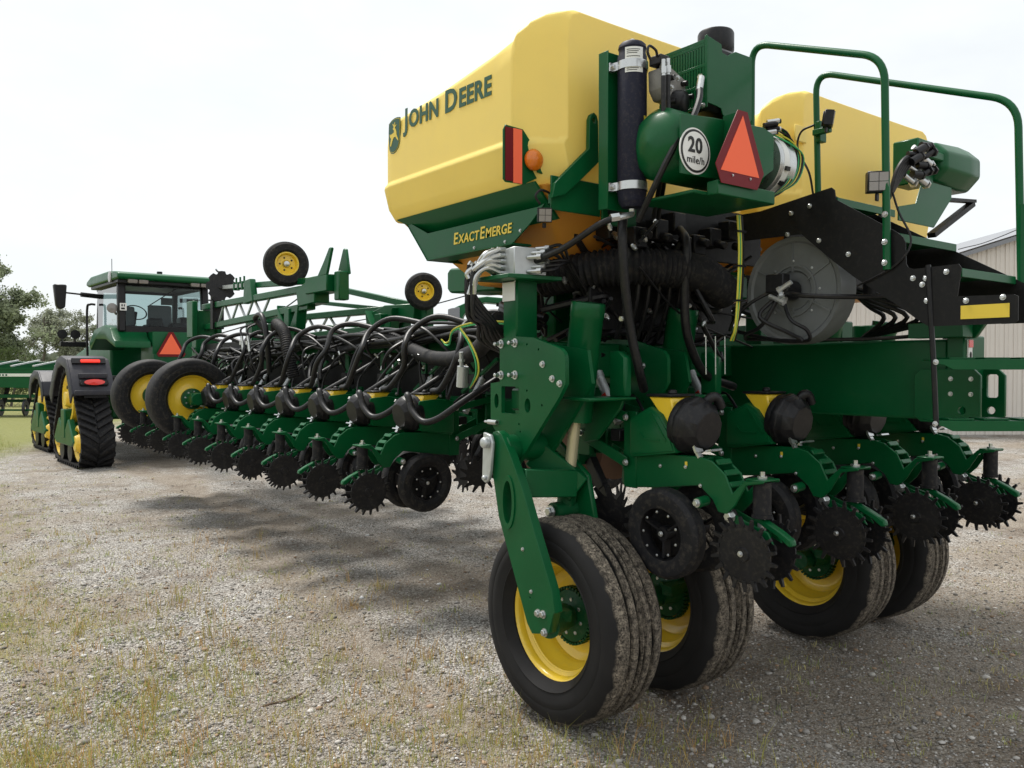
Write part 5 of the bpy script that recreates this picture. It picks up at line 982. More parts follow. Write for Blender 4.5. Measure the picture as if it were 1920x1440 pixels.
for i, (x, y) in enumerate(((3.45, 9.5), (3.42, 9.62))):
    mb = MB(); mb.cyl((x, y, 2.02), (x + .01, y - .03, 1.84), .018, n=10); mb.cyl((x, y, 1.96), (x, y, 1.92), .028, n=6); build(mb, 'hose_fitting', 'zinc', PL)
    mb = MB(); mb.tube([(x, y, 2.02), (x + .03, y + .05, 2.12), (3.7, 9.6, 2.2)], .012, 8); mb.tube([(x + .01, y - .03, 1.85), (x + .03, y - .06, 1.7), (3.6, y - .1, 1.5)], .012, 8); build(mb, 'hydraulic_hose', 'hose', PL)
# green and yellow control lines tied to the bundle
for i, c_ in enumerate(('ghose', 'yhose')):
    o_ = .012 * i
    mb = MB(); mb.tube([(2.72, 3.55, 1.885 + o_), (2.68, 3.8, 1.895 + o_), (2.75, 4.15, 1.87 + o_), (2.85, 4.35, 1.80 + o_ * 2), (2.95, 4.55, 1.80 + o_), (2.95, 4.6, 1.835)], .0055, 6, 6); build(mb, 'control_cable', c_, PL)
    mb = MB(); mb.tube([(2.70, 4.02 - o_, 1.88), (2.70, 3.93 - o_ * 1.5, 1.80), (2.70, 3.86 - 2 * o_, 1.70), (2.72, 3.88 - 2 * o_, 1.62), (2.78, 4.0 - o_, 1.565), (2.9, 4.2, 1.53)], .0055, 6, 6); build(mb, 'control_cable', c_, PL)
# silver cylinder hung in front of the left frame plate
mb = MB(); mb.cyl((2.97, 4.38, 1.66), (2.975, 4.40, 1.53), .036, n=18); mb.cyl((2.96, 4.38, 1.66), (2.95, 4.37, 1.75), .014, n=8); mb.cyl((2.96, 4.38, 1.69), (2.96, 4.38, 1.705), .024, n=6); build(mb, 'downforce_cylinder', 'alu', PL)
mb = MB(); mb.bx(3.75, 3.95, 4.35, 4.50, 1.35, 1.75); build(mb, 'wing_hinge', 'green', PL, bevel=.01)

# ------------------------------------------------------------------ row markers (trusses folded above the wings)
def marker(bx_, by_, bz_, kx, ky, kz, hx, wx, wy, wz, wr, disc_at=None, s=1.0):
    """base post -> truss -> knuckle (k) with a horn; wheel at w"""
    mb = MB(); mb.bx(bx_ - .16, bx_ + .16, by_ - .10, by_ + .10, 1.55, bz_ - .05); mb.bx(bx_ - .22, bx_ - .14, by_ - .14, by_ + .14, bz_ - .45, bz_ + .08); mb.bx(bx_ + .12, bx_ + .20, by_ - .16, by_ + .12, bz_ - .38, bz_ + .02); build(mb, 'marker_post', 'green', PL, bevel=.012)
    a0, a1 = V((bx_, by_, bz_)), V((kx, ky, kz + .10)); b0_, b1 = V((bx_, by_, bz_ - .30)), V((kx, ky, kz - .10))
    mb = MB(); mb.beam(a0, a1, .10, .08); build(mb, 'truss_chord', 'green', PL, bevel=.008)
    mb = MB(); mb.beam(b0_, b1, .10, .08); build(mb, 'truss_chord', 'green', PL, bevel=.008)
    n_ = 8
    for i in range(n_):
        t0, t1 = .08 + i * .075, .08 + (i + 1) * .075; p = a0.lerp(a1, t0) if i % 2 == 0 else b0_.lerp(b1, t0); q_ = b0_.lerp(b1, t1) if i % 2 == 0 else a0.lerp(a1, t1)
        mb = MB(); mb.beam(p, q_, .025, .025); build(mb, 'truss_brace', 'alu', PL)
marker(3.9, 12.5, 2.54, 3.9, 8.75, 2.44, 0, 3.85, 9.27, 2.843, .255)
marker(4.7, 12.3, 2.36, 4.75, 8.1, 2.22, 0, 4.7, 7.6, 2.45, .2)
# knuckles, horns, folded outer arms
mb = MB(); mb.prism([(8.95, 2.34), (9.0, 2.54), (8.75, 2.60), (8.5, 2.57), (8.5, 2.36)], 'x', 3.82, 4.0); mb.bx(3.80, 4.02, 8.15, 8.70, 2.46, 2.64); mb.prism([(8.40, 2.62), (8.15, 2.63), (8.02, 2.90), (8.09, 2.91), (8.22, 2.78)], 'x', 3.80, 3.83); mb.prism([(8.25, 2.62), (7.95, 2.63), (8.02, 2.90), (8.09, 2.91)], 'x', 3.96, 3.99); mb.bx(3.86, 3.98, 7.98, 8.1, 2.36, 2.66); build(mb, 'marker_knuckle', 'green', PL, bevel=.01)
mb = MB(); mb.beam((3.95, 8.2, 2.60), (3.95, 10.6, 2.72), .07, .07); build(mb, 'marker_arm', 'green', PL, bevel=.006)
mb = MB(); mb.prism([(10.4, 2.50), (10.75, 2.48), (10.7, 2.78), (10.5, 2.79)], 'x', 3.84, 3.92); build(mb, 'marker_hinge', 'green', PL, bevel=.008)
mb = MB(); mb.beam((3.95, 10.6, 2.73), (3.92, 11.8, 2.78), .05, .05); build(mb, 'marker_tube', 'alu', PL)
for y in (10.95, 11.1, 11.25): 
    mb = MB(); mb.bx(3.90, 3.98, y, y + .04, 2.70, 2.80); mb.bx(3.93, 3.95, y + .01, y + .03, 2.80, 2.87); build(mb, 'tube_clamp', 'green', PL)
def small_wheel(c, r, rz):
    wh = empty_part('marker_wheel', PL, c, rz)
    mb = MB(); mb.lathe((0, 0, 0), (1, 0, 0), [(r * .5, -r * .22), (r * .6, -r * .33), (r * .85, -r * .33), (r * .96, -r * .24), (r, 0), (r * .96, r * .24), (r * .85, r * .33), (r * .6, r * .33), (r * .5, r * .22)], 48, True); build(mb, 'tyre', 'rubber', wh, center=None)
    mb = MB(); mb.lathe((0, 0, 0), (1, 0, 0), [(r * .52, -r * .24), (r * .46, -r * .24), (r * .44, -r * .12), (r * .40, -r * .04), (r * .18, -r * .06), (r * .15, -r * .02), (0, -r * .02)], 36, cap0=False); mb.lathe((0, 0, 0), (1, 0, 0), [(r * .52, r * .24), (r * .44, r * .1), (r * .4, 0)], 36, cap0=False); build(mb, 'rim', 'rimy', wh, center=None)
    mb = MB(); mb.lathe((0, 0, 0), (-1, 0, 0), [(r * .14, 0), (r * .12, r * .2), (r * .05, r * .22), (0, r * .22)], 16); build(mb, 'hub', 'zinc', wh, center=None)
    for i in range(5):
        a = i / 5 * 6.28; mb = MB(); mb.lathe((-r * .055, r * .28 * math.cos(a), r * .28 * math.sin(a)), (-1, 0, 0), [(r * .04, 0), (r * .04, r * .02)], 8); build(mb, 'lug_nut', 'plastic', wh, center=None)
small_wheel((3.82, 9.27, 2.85), .262, R(90 - 12)); small_wheel((4.62, 7.55, 2.455), .200, R(90 - 20))
mb = MB(); mb.cyl((3.82, 9.27, 2.85), (3.84, 9.6, 2.84), .03, n=12); mb.beam((3.84, 9.6, 2.84), (3.95, 9.6, 2.88), .05, .05); mb.cyl((4.62, 7.55, 2.455), (4.64, 7.75, 2.45), .025, n=12); build(mb, 'wheel_spindle', 'plastic', PL)
def notched(c, r, n_, ax_):
    mb = MB(); pts = []
    for i in range(n_):
        for da, rr_ in ((0, 1), (.28, 1), (.40, .86), (.5, .82), (.60, .86), (.72, 1)): a = (i + da) / n_ * 6.2832; pts.append((r * rr_ * math.cos(a), r * rr_ * math.sin(a)))
    mb.plate_holes(pts, [], 'x', -.006, .006); mb.lathe((0, 0, 0), (1, 0, 0), [(.05, -.04), (.05, .04), (0, .04)], 16)
    o = build(mb, 'marker_disc', 'disc', PL, center=None); o.location = V(c) - WL[PL.name]; o.rotation_euler = (0, R(8), R(ax_)); return o
notched((3.9, 11.75, 2.80), .21, 8, 62)
mb = MB(); mb.tube([(3.92, 11.8, 2.95), (3.88, 11.9, 3.02), (3.84, 11.8, 3.03), (3.8, 11.6, 2.98)], .008, 6); build(mb, 'marker_wire', 'plastic', PL)
mb = MB(); mb.bx(3.82, 3.98, 11.9, 12.0, 2.2, 2.6); build(mb, 'marker_stop', 'plastic', PL)
# second marker: outer arm with wide box, horn
mb = MB(); mb.beam((4.75, 9.6, 2.62), (4.72, 7.95, 2.34), .06, .07); build(mb, 'marker_arm', 'green', PL, bevel=.006)
mb = MB(); mb.beam((4.75, 10.4, 2.52), (4.75, 8.5, 2.32), .05, .05); build(mb, 'marker_arm', 'green', PL, bevel=.006)
mb = MB(); mb.prism([(8.7, 2.16), (8.7, 2.30), (8.4, 2.36), (7.75, 2.34), (7.75, 2.17)], 'x', 4.62, 4.84); mb.prism([(7.95, 2.32), (7.75, 2.32), (7.68, 2.52), (7.74, 2.52)], 'x', 4.64, 4.67); mb.prism([(7.82, 2.32), (7.62, 2.32), (7.68, 2.52), (7.74, 2.52)], 'x', 4.80, 4.83); mb.bx(4.68, 4.78, 7.6, 7.70, 2.02, 2.34); build(mb, 'marker_knuckle', 'green', PL, bevel=.008)
for (x, y, z) in ((3.9, 9.3, 2.10), (4.6, 8.4, 2.02)):
    mb = MB(); mb.bx(x - .07, x + .07, y - .07, y + .07, 1.9, z + .24); build(mb, 'marker_rest', 'green', PL, bevel=.008)
    mb = MB(); mb.prism([(y + .05, z), (y + .32, z + .3), (y + .26, z + .02), (y + .2, z - .08), (y - .2, z - .08), (y - .26, z + .02), (y - .32, z + .3), (y - .05, z)], 'x', x - .06, x + .06); build(mb, 'rest_cradle', 'green', PL, bevel=.008)
    mb = MB(); mb.bx(x - .10, x + .10, y - .28, y + .28, z - .13, z - .08); build(mb, 'rest_base', 'green', PL)
mb = MB(); mb.tube([(3.9, 12.3, 2.1), (3.9, 10, 2.28), (3.9, 8.4, 2.62)], .008, 6, 8); mb.tube([(4.7, 9.8, 2.2), (4.7, 8, 2.28), (4.7, 6.5, 2.4)], .006, 6, 8); build(mb, 'marker_cable', 'hose', PL)

# ------------------------------------------------------------------ tracked tractor
def tractor():
    T = thing('tractor', 'green tracked tractor with glazed cab hitched ahead of the planter', 'tractor', (4.24, 16.05, 0), rz=R(2))
    def tb(mb, nm, mtl, par=None, **k): return build(mb, nm, mtl, par or T, org=(0, 0, 0), wl=False, **k)
    def track(x, y, s=1.0, tall=1.55, taillights=False, label=None):
        e = empty_part('track_unit', T, (0, 0, 0), label=label); e.location = (x, y, 0); w = .52
        WL[e.name] = V((0, 0, 0))
        circ = [(0, tall - .48 * s - .06, .46 * s), (.80 * s, .40, .33 * s), (0 + .82 * s, .37, .30), (-.82 * s, .37, .30)]
        cs = [(0, 1.12 * s, .46 * s), (.70 * s, .40, .33), (-.70 * s, .40, .33)]
        pts = []
        for cy, cz, r_ in cs:
            for i in range(40): a = i / 40 * 6.2832; pts.append((cy + r_ * math.cos(a), cz + r_ * math.sin(a)))
        # convex hull
        P2 = sorted(set(pts)); 
        def half(P_):
            h = []
            for p in P_:
                while len(h) > 1 and (h[-1][0] - h[-2][0]) * (p[1] - h[-2][1]) - (h[-1][1] - h[-2][1]) * (p[0] - h[-2][0]) <= 0: h.pop()
                h.append(p)
            return h
        lo, hi = half(P2), half(P2[::-1]); H = lo[:-1] + hi[:-1]
        # resample
        D = [0]; 
        for i in range(len(H)): D.append(D[-1] + math.dist(H[i], H[(i + 1) % len(H)]))
        def at(t):
            t %= D[-1]
            for i in range(len(H)):
                if D[i + 1] >= t: f = (t - D[i]) / (D[i + 1] - D[i]); a, b_ = H[i], H[(i + 1) % len(H)]; tx, ty = b_[0] - a[0], b_[1] - a[1]; l = math.hypot(tx, ty); return (a[0] + tx * f, a[1] + ty * f), (tx / l, ty / l)
        N_ = 96; ring = []
        for i in range(N_):
            p, t = at(D[-1] * i / N_); n_ = (t[1], -t[0]); ring.append((p, n_))
        mb = MB(); vs = []
        for p, n_ in ring:
            for (xx, o_) in ((-w / 2, 0), (w / 2, 0), (w / 2, .035), (-w / 2, .035)): vs.append((xx, p[0] + n_[0] * o_, p[1] + n_[1] * o_))
        fs = []
        for i in range(N_):
            J = (i + 1) % N_
            for j in range(4): j2 = (j + 1) % 4; fs.append((i * 4 + j, i * 4 + j2, J * 4 + j2, J * 4 + j))
        mb.add(vs, fs); tb(mb, 'track_belt', 'rubber', e)
        mb = MB(); nl = 40
        for i in range(nl):
            for sd in (-1, 1):
                t0 = D[-1] * (i + (.5 if sd > 0 else 0)) / nl; vsl = []
                for (xx, dt) in ((sd * .01, .10), (sd * w / 2, -.06)):
                    for (o_, wd_) in ((.03, .038), (.085, .026)):
                        for q_ in (-1, 1): (p, t) = at(t0 + dt + q_ * wd_); n_ = (t[1], -t[0]); vsl.append((xx, p[0] + n_[0] * o_, p[1] + n_[1] * o_))
                mb.add(vsl, [(0, 1, 3, 2), (4, 6, 7, 5), (0, 4, 5, 1), (2, 3, 7, 6), (0, 2, 6, 4), (1, 5, 7, 3)])
        o = tb(mb, 'track_lugs', 'rubber', e); o['kind'] = 'stuff'
        for sx_ in (-1, 1):
            for cy, cz, r_, nm in ((0, 1.12 * s, .44 * s, 'drive_wheel'), (.70 * s, .40, .31, 'idler_wheel'), (-.70 * s, .40, .31, 'idler_wheel')):
                mb = MB(); x0_ = sx_ * (w / 2 - .12); mb.lathe((x0_, cy, cz), (sx_, 0, 0), [(r_ - .02, -.06), (r_ - .01, .09), (r_ - .05, .10), (r_ - .09, .05), (.16, .06), (.12, .14), (0, .15)], 36); tb(mb, nm, 'rimy', e)
                for i in range(8):
                    a = i / 8 * 6.28; mb = MB(); mb.lathe((x0_ + sx_ * .06, cy + (r_ * .62) * math.cos(a), cz + r_ * .62 * math.sin(a)), (sx_, 0, 0), [(.035, 0), (.035, .006)], 8); tb(mb, 'wheel_slot', 'plastic', e)
            for cy in (-.3, .3):
                mb = MB(); mb.lathe((sx_ * .2, cy, .24), (sx_, 0, 0), [(.17, -.08), (.17, .07), (.10, .075), (0, .08)], 24); tb(mb, 'roller', 'plastic', e)
        mb = MB(); mb.prism([(-.75, .42), (-.35, .80), (-.15, .62), (.15, .62), (.35, .80), (.75, .42), (.6, .34), (-.6, .34)], 'x', -w / 2 - .05, -w / 2 + .06); mb.bx(-w / 2 - .06, w / 2, -.14, .14, .45, .95); tb(mb, 'undercarriage', 'green', e, bevel=.02)
        # fender: bent sheet over the rear slope
        pf = [(1.0 * s, 1.18), (.72 * s, 1.55 * s), (.35 * s, 1.80 * s), (0, 1.86 * s), (-.38 * s, 1.80 * s), (-.60 * s, 1.55 * s), (-.80 * s, 1.22 * s)] if taillights else [(.95 * s, 1.15), (.6, 1.48), (.2, 1.60), (-.25, 1.58), (-.55, 1.38), (-.68, 1.12)]
        mb = MB(); inn = [(a * .94, b_ - .035) for a, b_ in pf]; mb.prism(pf + inn[::-1], 'x', -w / 2 - .05, w / 2 + .07)
        sk = [(a, b_) for a, b_ in pf]; sk2 = [(a * .80, b_ - .16) for a, b_ in pf]; mb.prism(sk + sk2[::-1], 'x', -w / 2 - .075, -w / 2 - .045)
        if taillights: mb.bx(-.30, .33, -.84, -.80, 1.20, 1.28); mb.beam((-.2, -.64, 1.52), (.24, -.64, 1.52), .10, .08)
        else: mb.box((-.0, -.62, 1.30), (.30, .06, .12), Matrix.Rotation(R(-20), 3, 'X'))
        tb(mb, 'fender', 'grey', e, bevel=.015, seg=2)
        if taillights:
            mb = MB(); mb.box((.0, -.44, 1.76), (.52, .05, .10), Matrix.Rotation(R(-35), 3, 'X')); tb(mb, 'lamp_recess', 'plastic', e)
            mb = MB(); mb.box((.02, -.475, 1.765), (.30, .04, .055), Matrix.Rotation(R(-35), 3, 'X')); tb(mb, 'tail_lamp', M['lamp_on'], e, bevel=.008)
            mb = MB(); mb.box((.02, -.715, 1.40), (.44, .06, .11), Matrix.Rotation(R(-20), 3, 'X')); tb(mb, 'lamp_recess', 'plastic', e, bevel=.02)
            mb = MB(); mb.lathe((.02, -.745, 1.41), (0, -1, .3), [(.05, 0), (.05, .02), (0, .03)], 16); mb.v = [(.02 + (v[0] - .02) * 3.2, v[1], v[2]) for v in mb.v]; tb(mb, 'reflector', 'lens_red', e)
            mb = MB(); mb.box((.02, -.80, 1.20), (.34, .03, .09)); tb(mb, 'step_pad', 'plastic', e)
        return e
    M['lamp_on'] = mat('red_lamp', (.9, .03, .02), .3, emit=(1, .05, .03, .6))
    track(-1.34, 0, 1, taillights=True, label='rear left rubber track with grey fender and red lamps'); track(1.12, 0, 1, taillights=True)
    track(-1.16, 3.25, .86); track(1.12, 3.25, .86)
    # chassis
    mb = MB(); mb.cyl((-1.0, 0, 1.0), (1.0, 0, 1.0), .16, n=20); mb.bx(-.32, .32, -.5, 4.8, .75, 1.35); mb.bx(-.45, .45, -.75, .3, .70, 1.5); tb(mb, 'chassis', 'green2', bevel=.03)
    mb = MB(); mb.bx(-.85, .85, .35, 3.0, .85, 1.5); mb.bx(-.62, .62, -.6, .4, .55, 1.0); tb(mb, 'underbody', 'plastic', bevel=.04)
    mb = MB(); mb.prism([(1.9, 1.35), (1.9, 2.25), (3.6, 2.15), (4.9, 1.95), (5.1, 1.7), (5.05, 1.3)], 'x', -.42, .42); tb(mb, 'hood', 'green', bevel=.06, seg=3)
    mb = MB(); mb.bx(-.30, .62, -.42, .30, 1.50, 2.30); tb(mb, 'rear_body', 'green', bevel=.04, seg=2)
    for s in (-1, 1):
        mb = MB(); k_ = s
        mb.prism([(-.28, 2.18), (-.42, 2.12), (-.44, 2.00), (-.2, 2.06), (.2, 2.16), (.9, 2.18), (1.3, 1.98), (1.4, 2.12), (1.0, 2.36), (.3, 2.42), (-.1, 2.36)], 'x', k_ * .32, k_ * .92); tb(mb, 'rear_fender', 'green', bevel=.03, seg=2)
    # cab
    zc, zt_ = 2.34, 3.20; hw = .74; yb, yf = -.15, 1.55
    cs_ = {'bl': (-hw, yb), 'br': (hw, yb), 'fl': (-hw * .95, yf), 'fr': (hw * .95, yf)}
    for nm in cs_:
        x_, y_ = cs_[nm]; mb = MB(); mb.beam((x_, y_, zc - .05), (x_ * .98, y_ + (.06 if 'b' in nm else -.1), zt_), .13 if 'b' in nm else .09, .12); tb(mb, 'cab_pillar', 'plastic', bevel=.02)
    mb = MB(); mb.bx(-hw, hw, yb - .02, yb + .08, 2.28, 2.40); mb.bx(-hw, hw, yb + .02, yb + .12, 3.10, 3.22); mb.bx(-hw, -hw + .06, yb, yf, 3.1, 3.22); mb.bx(hw - .06, hw, yb, yf, 3.1, 3.22); mb.bx(-hw, hw, yf - .1, yf, 3.1, 3.22); mb.bx(-hw, hw, yb + .1, yf, 2.26, 2.30); tb(mb, 'cab_frame', 'plastic', bevel=.01)
    for yy in (yb + .02, yf - .05): mb = MB(); mb.add([(-hw + .05, yy, 2.3), (hw - .05, yy, 2.3), (hw - .05, yy, 3.14), (-hw + .05, yy, 3.14)], [(0, 1, 2, 3)]); tb(mb, 'window', 'glass', recalc=False)
    for s in (-1, 1): mb = MB(); mb.add([(s * hw, yb + .08, 2.3), (s * hw, yf - .06, 2.3), (s * hw, yf - .06, 3.14), (s * hw, yb + .08, 3.14)], [(0, 1, 2, 3)]); tb(mb, 'window', 'glass', recalc=False)
    mb = MB(); mb.prism([(-.42, 3.22), (-.36, 3.20), (1.7, 3.20), (1.85, 3.24), (1.8, 3.31), (1.5, 3.38), (.2, 3.38), (-.25, 3.34), (-.40, 3.30)], 'x', -.86, .88); tb(mb, 'cab_roof', 'green', bevel=.035, seg=3)
    mb = MB(); mb.bx(-.83, .85, -.30, 1.6, 3.14, 3.20); tb(mb, 'roof_underside', 'plastic', bevel=.01)
    for x_ in (-.6, -.42, .48, .66): mb = MB(); mb.box((x_, -.34, 3.18), (.16, .08, .07), Matrix.Rotation(R(20), 3, 'X')); tb(mb, 'work_lamp', 'lens', bevel=.01)
    mb = MB(); mb.lathe((-.84, .1, 3.27), (-1, 0, 0), [(.10, 0), (.10, .03), (0, .04)], 12); tb(mb, 'roof_lamp', 'lens')
    mb = MB(); mb.cyl((-.8, .2, 3.35), (-.8, .2, 3.6), .006, n=6); mb.cyl((.05, .3, 3.38), (.05, .3, 3.44), .05, n=12); tb(mb, 'antenna', 'plastic')
    # seats, wheel, inside bits
    mb = MB(); mb.box((.12, .55, 2.58), (.42, .12, .5)); mb.box((.12, .8, 2.42), (.4, .4, .12)); mb.box((-.46, .6, 2.56), (.28, .12, .46)); tb(mb, 'cab_seat', 'seat', bevel=.05, seg=3)
    mb = MB(); mb.box((.52, .4, 2.46), (.2, .3, .3)); mb.box((-.1, .1, 2.45), (.26, .2, .22)); mb.box((.34, .1, 2.4), (.36, .2, .16)); tb(mb, 'console', 'plastic', bevel=.03)
    mb = MB(); mb.lathe((-.15, 1.15, 2.72), (0, -.7, .7), [(.20, -.014), (.214, 0), (.20, .014), (.186, 0)], 28, True); mb.cyl((-.15, 1.15, 2.72), (-.15, 1.4, 2.3), .04, n=8); tb(mb, 'steering_wheel', 'plastic')
    mb = MB(); mb.bx(.38, .6, 1.3, 1.34, 2.9, 3.04); tb(mb, 'sun_visor', 'seat'); mb = MB(); mb.beam((-.3, yb - .01, 2.75), (.2, yb - .01, 3.1), .012, .016); tb(mb, 'wiper', 'plastic')
    mb = MB(); mb.bx(-.78, -.67, yb - .075, yb - .068, 2.66, 2.79); tb(mb, 'speed_sign', 'white'); mb = MB(); mb.bx(-.76, -.70, yb - .08, yb - .075, 2.68, 2.71); mb.bx(-.755, -.735, yb - .08, yb - .075, 2.73, 2.77); mb.bx(-.715, -.70, yb - .08, yb - .075, 2.73, 2.77); tb(mb, 'sign_print', 'ink')
    # slow-vehicle triangle
    x0_, z0_ = .0, 1.86; y_ = -.50
    mb = MB(); mb.bx(-.3, .3, -.495, -.42, 1.7, 1.9); tb(mb, 'triangle_mount', 'green2'); mb = MB(); mb.prism([(x0_ - .04, z0_ + .43), (x0_ + .04, z0_ + .43), (x0_ + .25, z0_ + .04), (x0_ + .22, z0_ - .01), (x0_ - .22, z0_ - .01), (x0_ - .25, z0_ + .04)], 'y', y_ - .004, y_); tb(mb, 'warning_triangle', 'red')
    mb = MB(); mb.prism([(x0_, z0_ + .40), (x0_ + .205, z0_ + .035), (x0_ - .205, z0_ + .035)], 'y', y_ - .009, y_ - .0045); tb(mb, 'triangle_centre', 'orange')
    # mirrors, steps rail, front lights
    for s in (-1, 1):
        mb = MB(); mb.tube([(s * .74, 1.3, 3.0), (s * 1.08, 1.25, 3.02)], .045, 8, 2); mb.cyl((s * 1.05, 1.25, 3.02), (s * 1.42, 1.2, 3.04), .016, n=8); tb(mb, 'mirror_arm', 'plastic')
        mb = MB(); q_ = [(1.36, 2.76), (1.33, 3.18), (1.55, 3.18), (1.51, 2.78), (1.45, 2.72)]; mb.prism([(s * a, b_) for a, b_ in q_], 'y', 1.15, 1.28); tb(mb, 'mirror', 'plastic', bevel=.02)
        mb = MB(); mb.tube([(s * .88, 1.6, 1.5), (s * .9, 1.6, 1.9), (s * .9, 1.6, 2.75), (s * .86, 1.55, 2.86), (s * .78, 1.5, 2.86)], .022, 8, 5); tb(mb, 'grab_rail', 'plastic')
        mb = MB(); mb.bx(s * .8, s * 1.28, 2.0, 2.1, 2.06, 2.16); tb(mb, 'lamp_bar', 'plastic', bevel=.01)
        for xx in (1.02, 1.25): mb = MB(); mb.lathe((s * xx, 2.0, 2.30), (0, -1, .1), [(.0, -.06), (.07, -.04), (.09, .0), (0, .005)], 14); mb.cyl((s * xx, 2.03, 2.12), (s * xx, 2.03, 2.25), .015, n=6); tb(mb, 'side_lamp', 'plastic')
        mb = MB(); mb.cyl((s * .78, .0, 2.6), (s * .88, -.05, 2.70), .02, n=6); mb.lathe((s * .88, -.10, 2.70), (0, -1, 0), [(0, -.05), (.08, -.03), (.09, .02), (0, .03)], 14); tb(mb, 'side_lamp', 'lens' if s < 0 else 'plastic')
    for i in range(8):
        mb = MB(); mb.tube([(-.3 + .09 * i, -.7, 1.1 + .03 * (i % 3)), (-.3 + .1 * i, -1.0, 1.25), (-.2 + .07 * i, -1.6, 1.2), (-.1 + .05 * i, -2.4, 1.3)], .02, 6, 4); tb(mb, 'hydraulic_hose', 'hose')
    mb = MB(); mb.bx(-.95, -.6, -.2, .25, .75, 1.35); tb(mb, 'axle_housing', 'green2', bevel=.05)
    T.location = KO + (V(T.location) - KO) * KF; T.scale = (KF,) * 3
    return T
TR = tractor()

# ------------------------------------------------------------------ machines in the background
CAMR, CAMF = V((.7933, -.6088, 0)), V((.6088, .7933, 0))
def cam_pt(X, Zd, z): p = CAMR * X + CAMF * Zd; return KO + (V((p.x, p.y, z)) - KO) * KF
# seed drill at the far left
GD = thing('seed_drill', 'long green hopper drill with ribbed open top standing on the far grass', 'drill', cam_pt(-17.2, 29, 0), rz=math.atan2(-.6088, .7933))
def gb(mb, nm, mtl, par=GD, **k): return build(mb, nm, mtl, par, org=(0, 0, 0), wl=False, **k)
for y0, y1, z1 in ((-.6, -.56, 1.72), (.7, .74, 1.95)):
    mb = MB(); mb.prism([(-4, z1), (2.9, z1 - .12), (2.9, 1.05), (1.0, .95), (-4, 1.1)], 'y', y0, y1); gb(mb, 'hopper_side', 'green', bevel=.01)
mb = MB(); mb.bx(-4, 2.9, -.58, .72, 1.0, 1.06); gb(mb, 'hopper_floor', 'green')
mb = MB(); mb.bx(-3.9, 2.8, -.62, -.605, 1.60, 1.66); gb(mb, 'hopper_rim', 'green')
for i in range(9):
    mb = MB(); x_ = -3.6 + i * .75; mb.beam((x_, -.58, 1.71 - .0), (x_ + .25, .70, 1.92), .06, .05); gb(mb, 'hopper_rib', 'alu')
mb = MB(); mb.bx(-1.0, 2.4, -.622, -.61, 1.36, 1.46); gb(mb, 'decal_strip', 'white')
mb = MB(); 
for i in range(9): mb.bx(-.9 + i * .11, -.84 + i * .11, -.627, -.622, 1.38, 1.44)
gb(mb, 'decal_print', 'dgreen')
mb = MB(); mb.bx(-4, 2.9, -.3, -.15, .62, .74); mb.bx(-4, 2.9, .2, .35, .45, .55); mb.bx(-4, 2.9, -.5, -.42, .18, .24); gb(mb, 'frame_bar', 'green', bevel=.01)
for i in range(8):
    x_ = -3.7 + i * .85; mb = MB(); mb.beam((x_, 0, 1.0), (x_ - .1, -.2, .3), .08, .12); gb(mb, 'row_opener', 'plastic')
    mb = MB(); mb.lathe((x_, -.45, .28), (1, .2, 0), [(.12, -.03), (.27, -.03), (.27, .03), (.12, .03)], 20, True); gb(mb, 'press_wheel', 'grey')
mb = MB(); mb.tube([(1.6, -.5, 1.0), (1.7, -.5, .8), (1.9, -.5, .55)], .04, 8); gb(mb, 'side_bar', 'yprint')
mb = MB(); mb.box((1.8, -.3, .6), (.7, .4, .4)); mb.box((1.9, -.5, .85), (.3, .3, .12)); gb(mb, 'gearbox', 'plastic', bevel=.03)
# grain cart with folded auger behind the planter
GC_ = thing('grain_cart', 'green grain cart with folded unloading auger behind the planter', 'grain cart', cam_pt(-1.15, 20, 0), rz=math.atan2(-.6088, .7933))
def cb_(mb, nm, mtl, **k): return build(mb, nm, mtl, GC_, org=(0, 0, 0), wl=False, **k)
mb = MB(); mb.prism([(-.38, 1.2), (-.38, 3.05), (-.30, 3.08), (-.10, 3.10), (-.10, 1.2)], 'y', -.06, .0); cb_(mb, 'end_panel', M['trim'], bevel=.01)
mb = MB(); mb.prism([(-.30, 3.06), (.35, 3.34), (.55, 3.36), (1.2, 3.30), (4.0, 3.2), (4.0, 3.08), (1.2, 3.16), (.5, 3.22), (.1, 3.08), (-.02, 2.9), (-.1, 2.6)], 'y', -.02, .5); cb_(mb, 'auger_hood', 'green', bevel=.02)
mb = MB(); mb.cyl((.05, .1, 2.62), (1.6, .5, 3.02), .19, n=24); mb.cyl((.9, .31, 2.835), (1.0, .335, 2.86), .22, n=24); mb.cyl((1.6, .5, 3.02), (4, 1.0, 3.4), .19, n=24); cb_(mb, 'auger_tube', 'green', bevel=.004)
mb = MB(); mb.prism([(-.3, 2.6), (4.2, 2.7), (4.2, 1.4), (3.0, .8), (.6, .8), (-.3, 1.6)], 'y', .6, 3.2); cb_(mb, 'cart_box', 'green', bevel=.05)
mb = MB(); mb.cyl((-1.2, 0, 2.80), (-.38, .0, 2.78), .05, n=10); mb.beam((-.9, 0, 2.86), (-.38, 0, 2.84), .08, .06); cb_(mb, 'lamp_boom', 'green2')
mb = MB(); mb.lathe((-.78, 0, 2.88), (0, 0, 1), [(.05, 0), (.045, .10), (0, .13)], 16); cb_(mb, 'beacon', 'lens_red')
mb = MB(); mb.lathe((-1.2, 0, 2.80), (0, -1, 0), [(.09, -.02), (.11, .02), (.08, .04)], 20, True); cb_(mb, 'boom_ring', 'plastic')
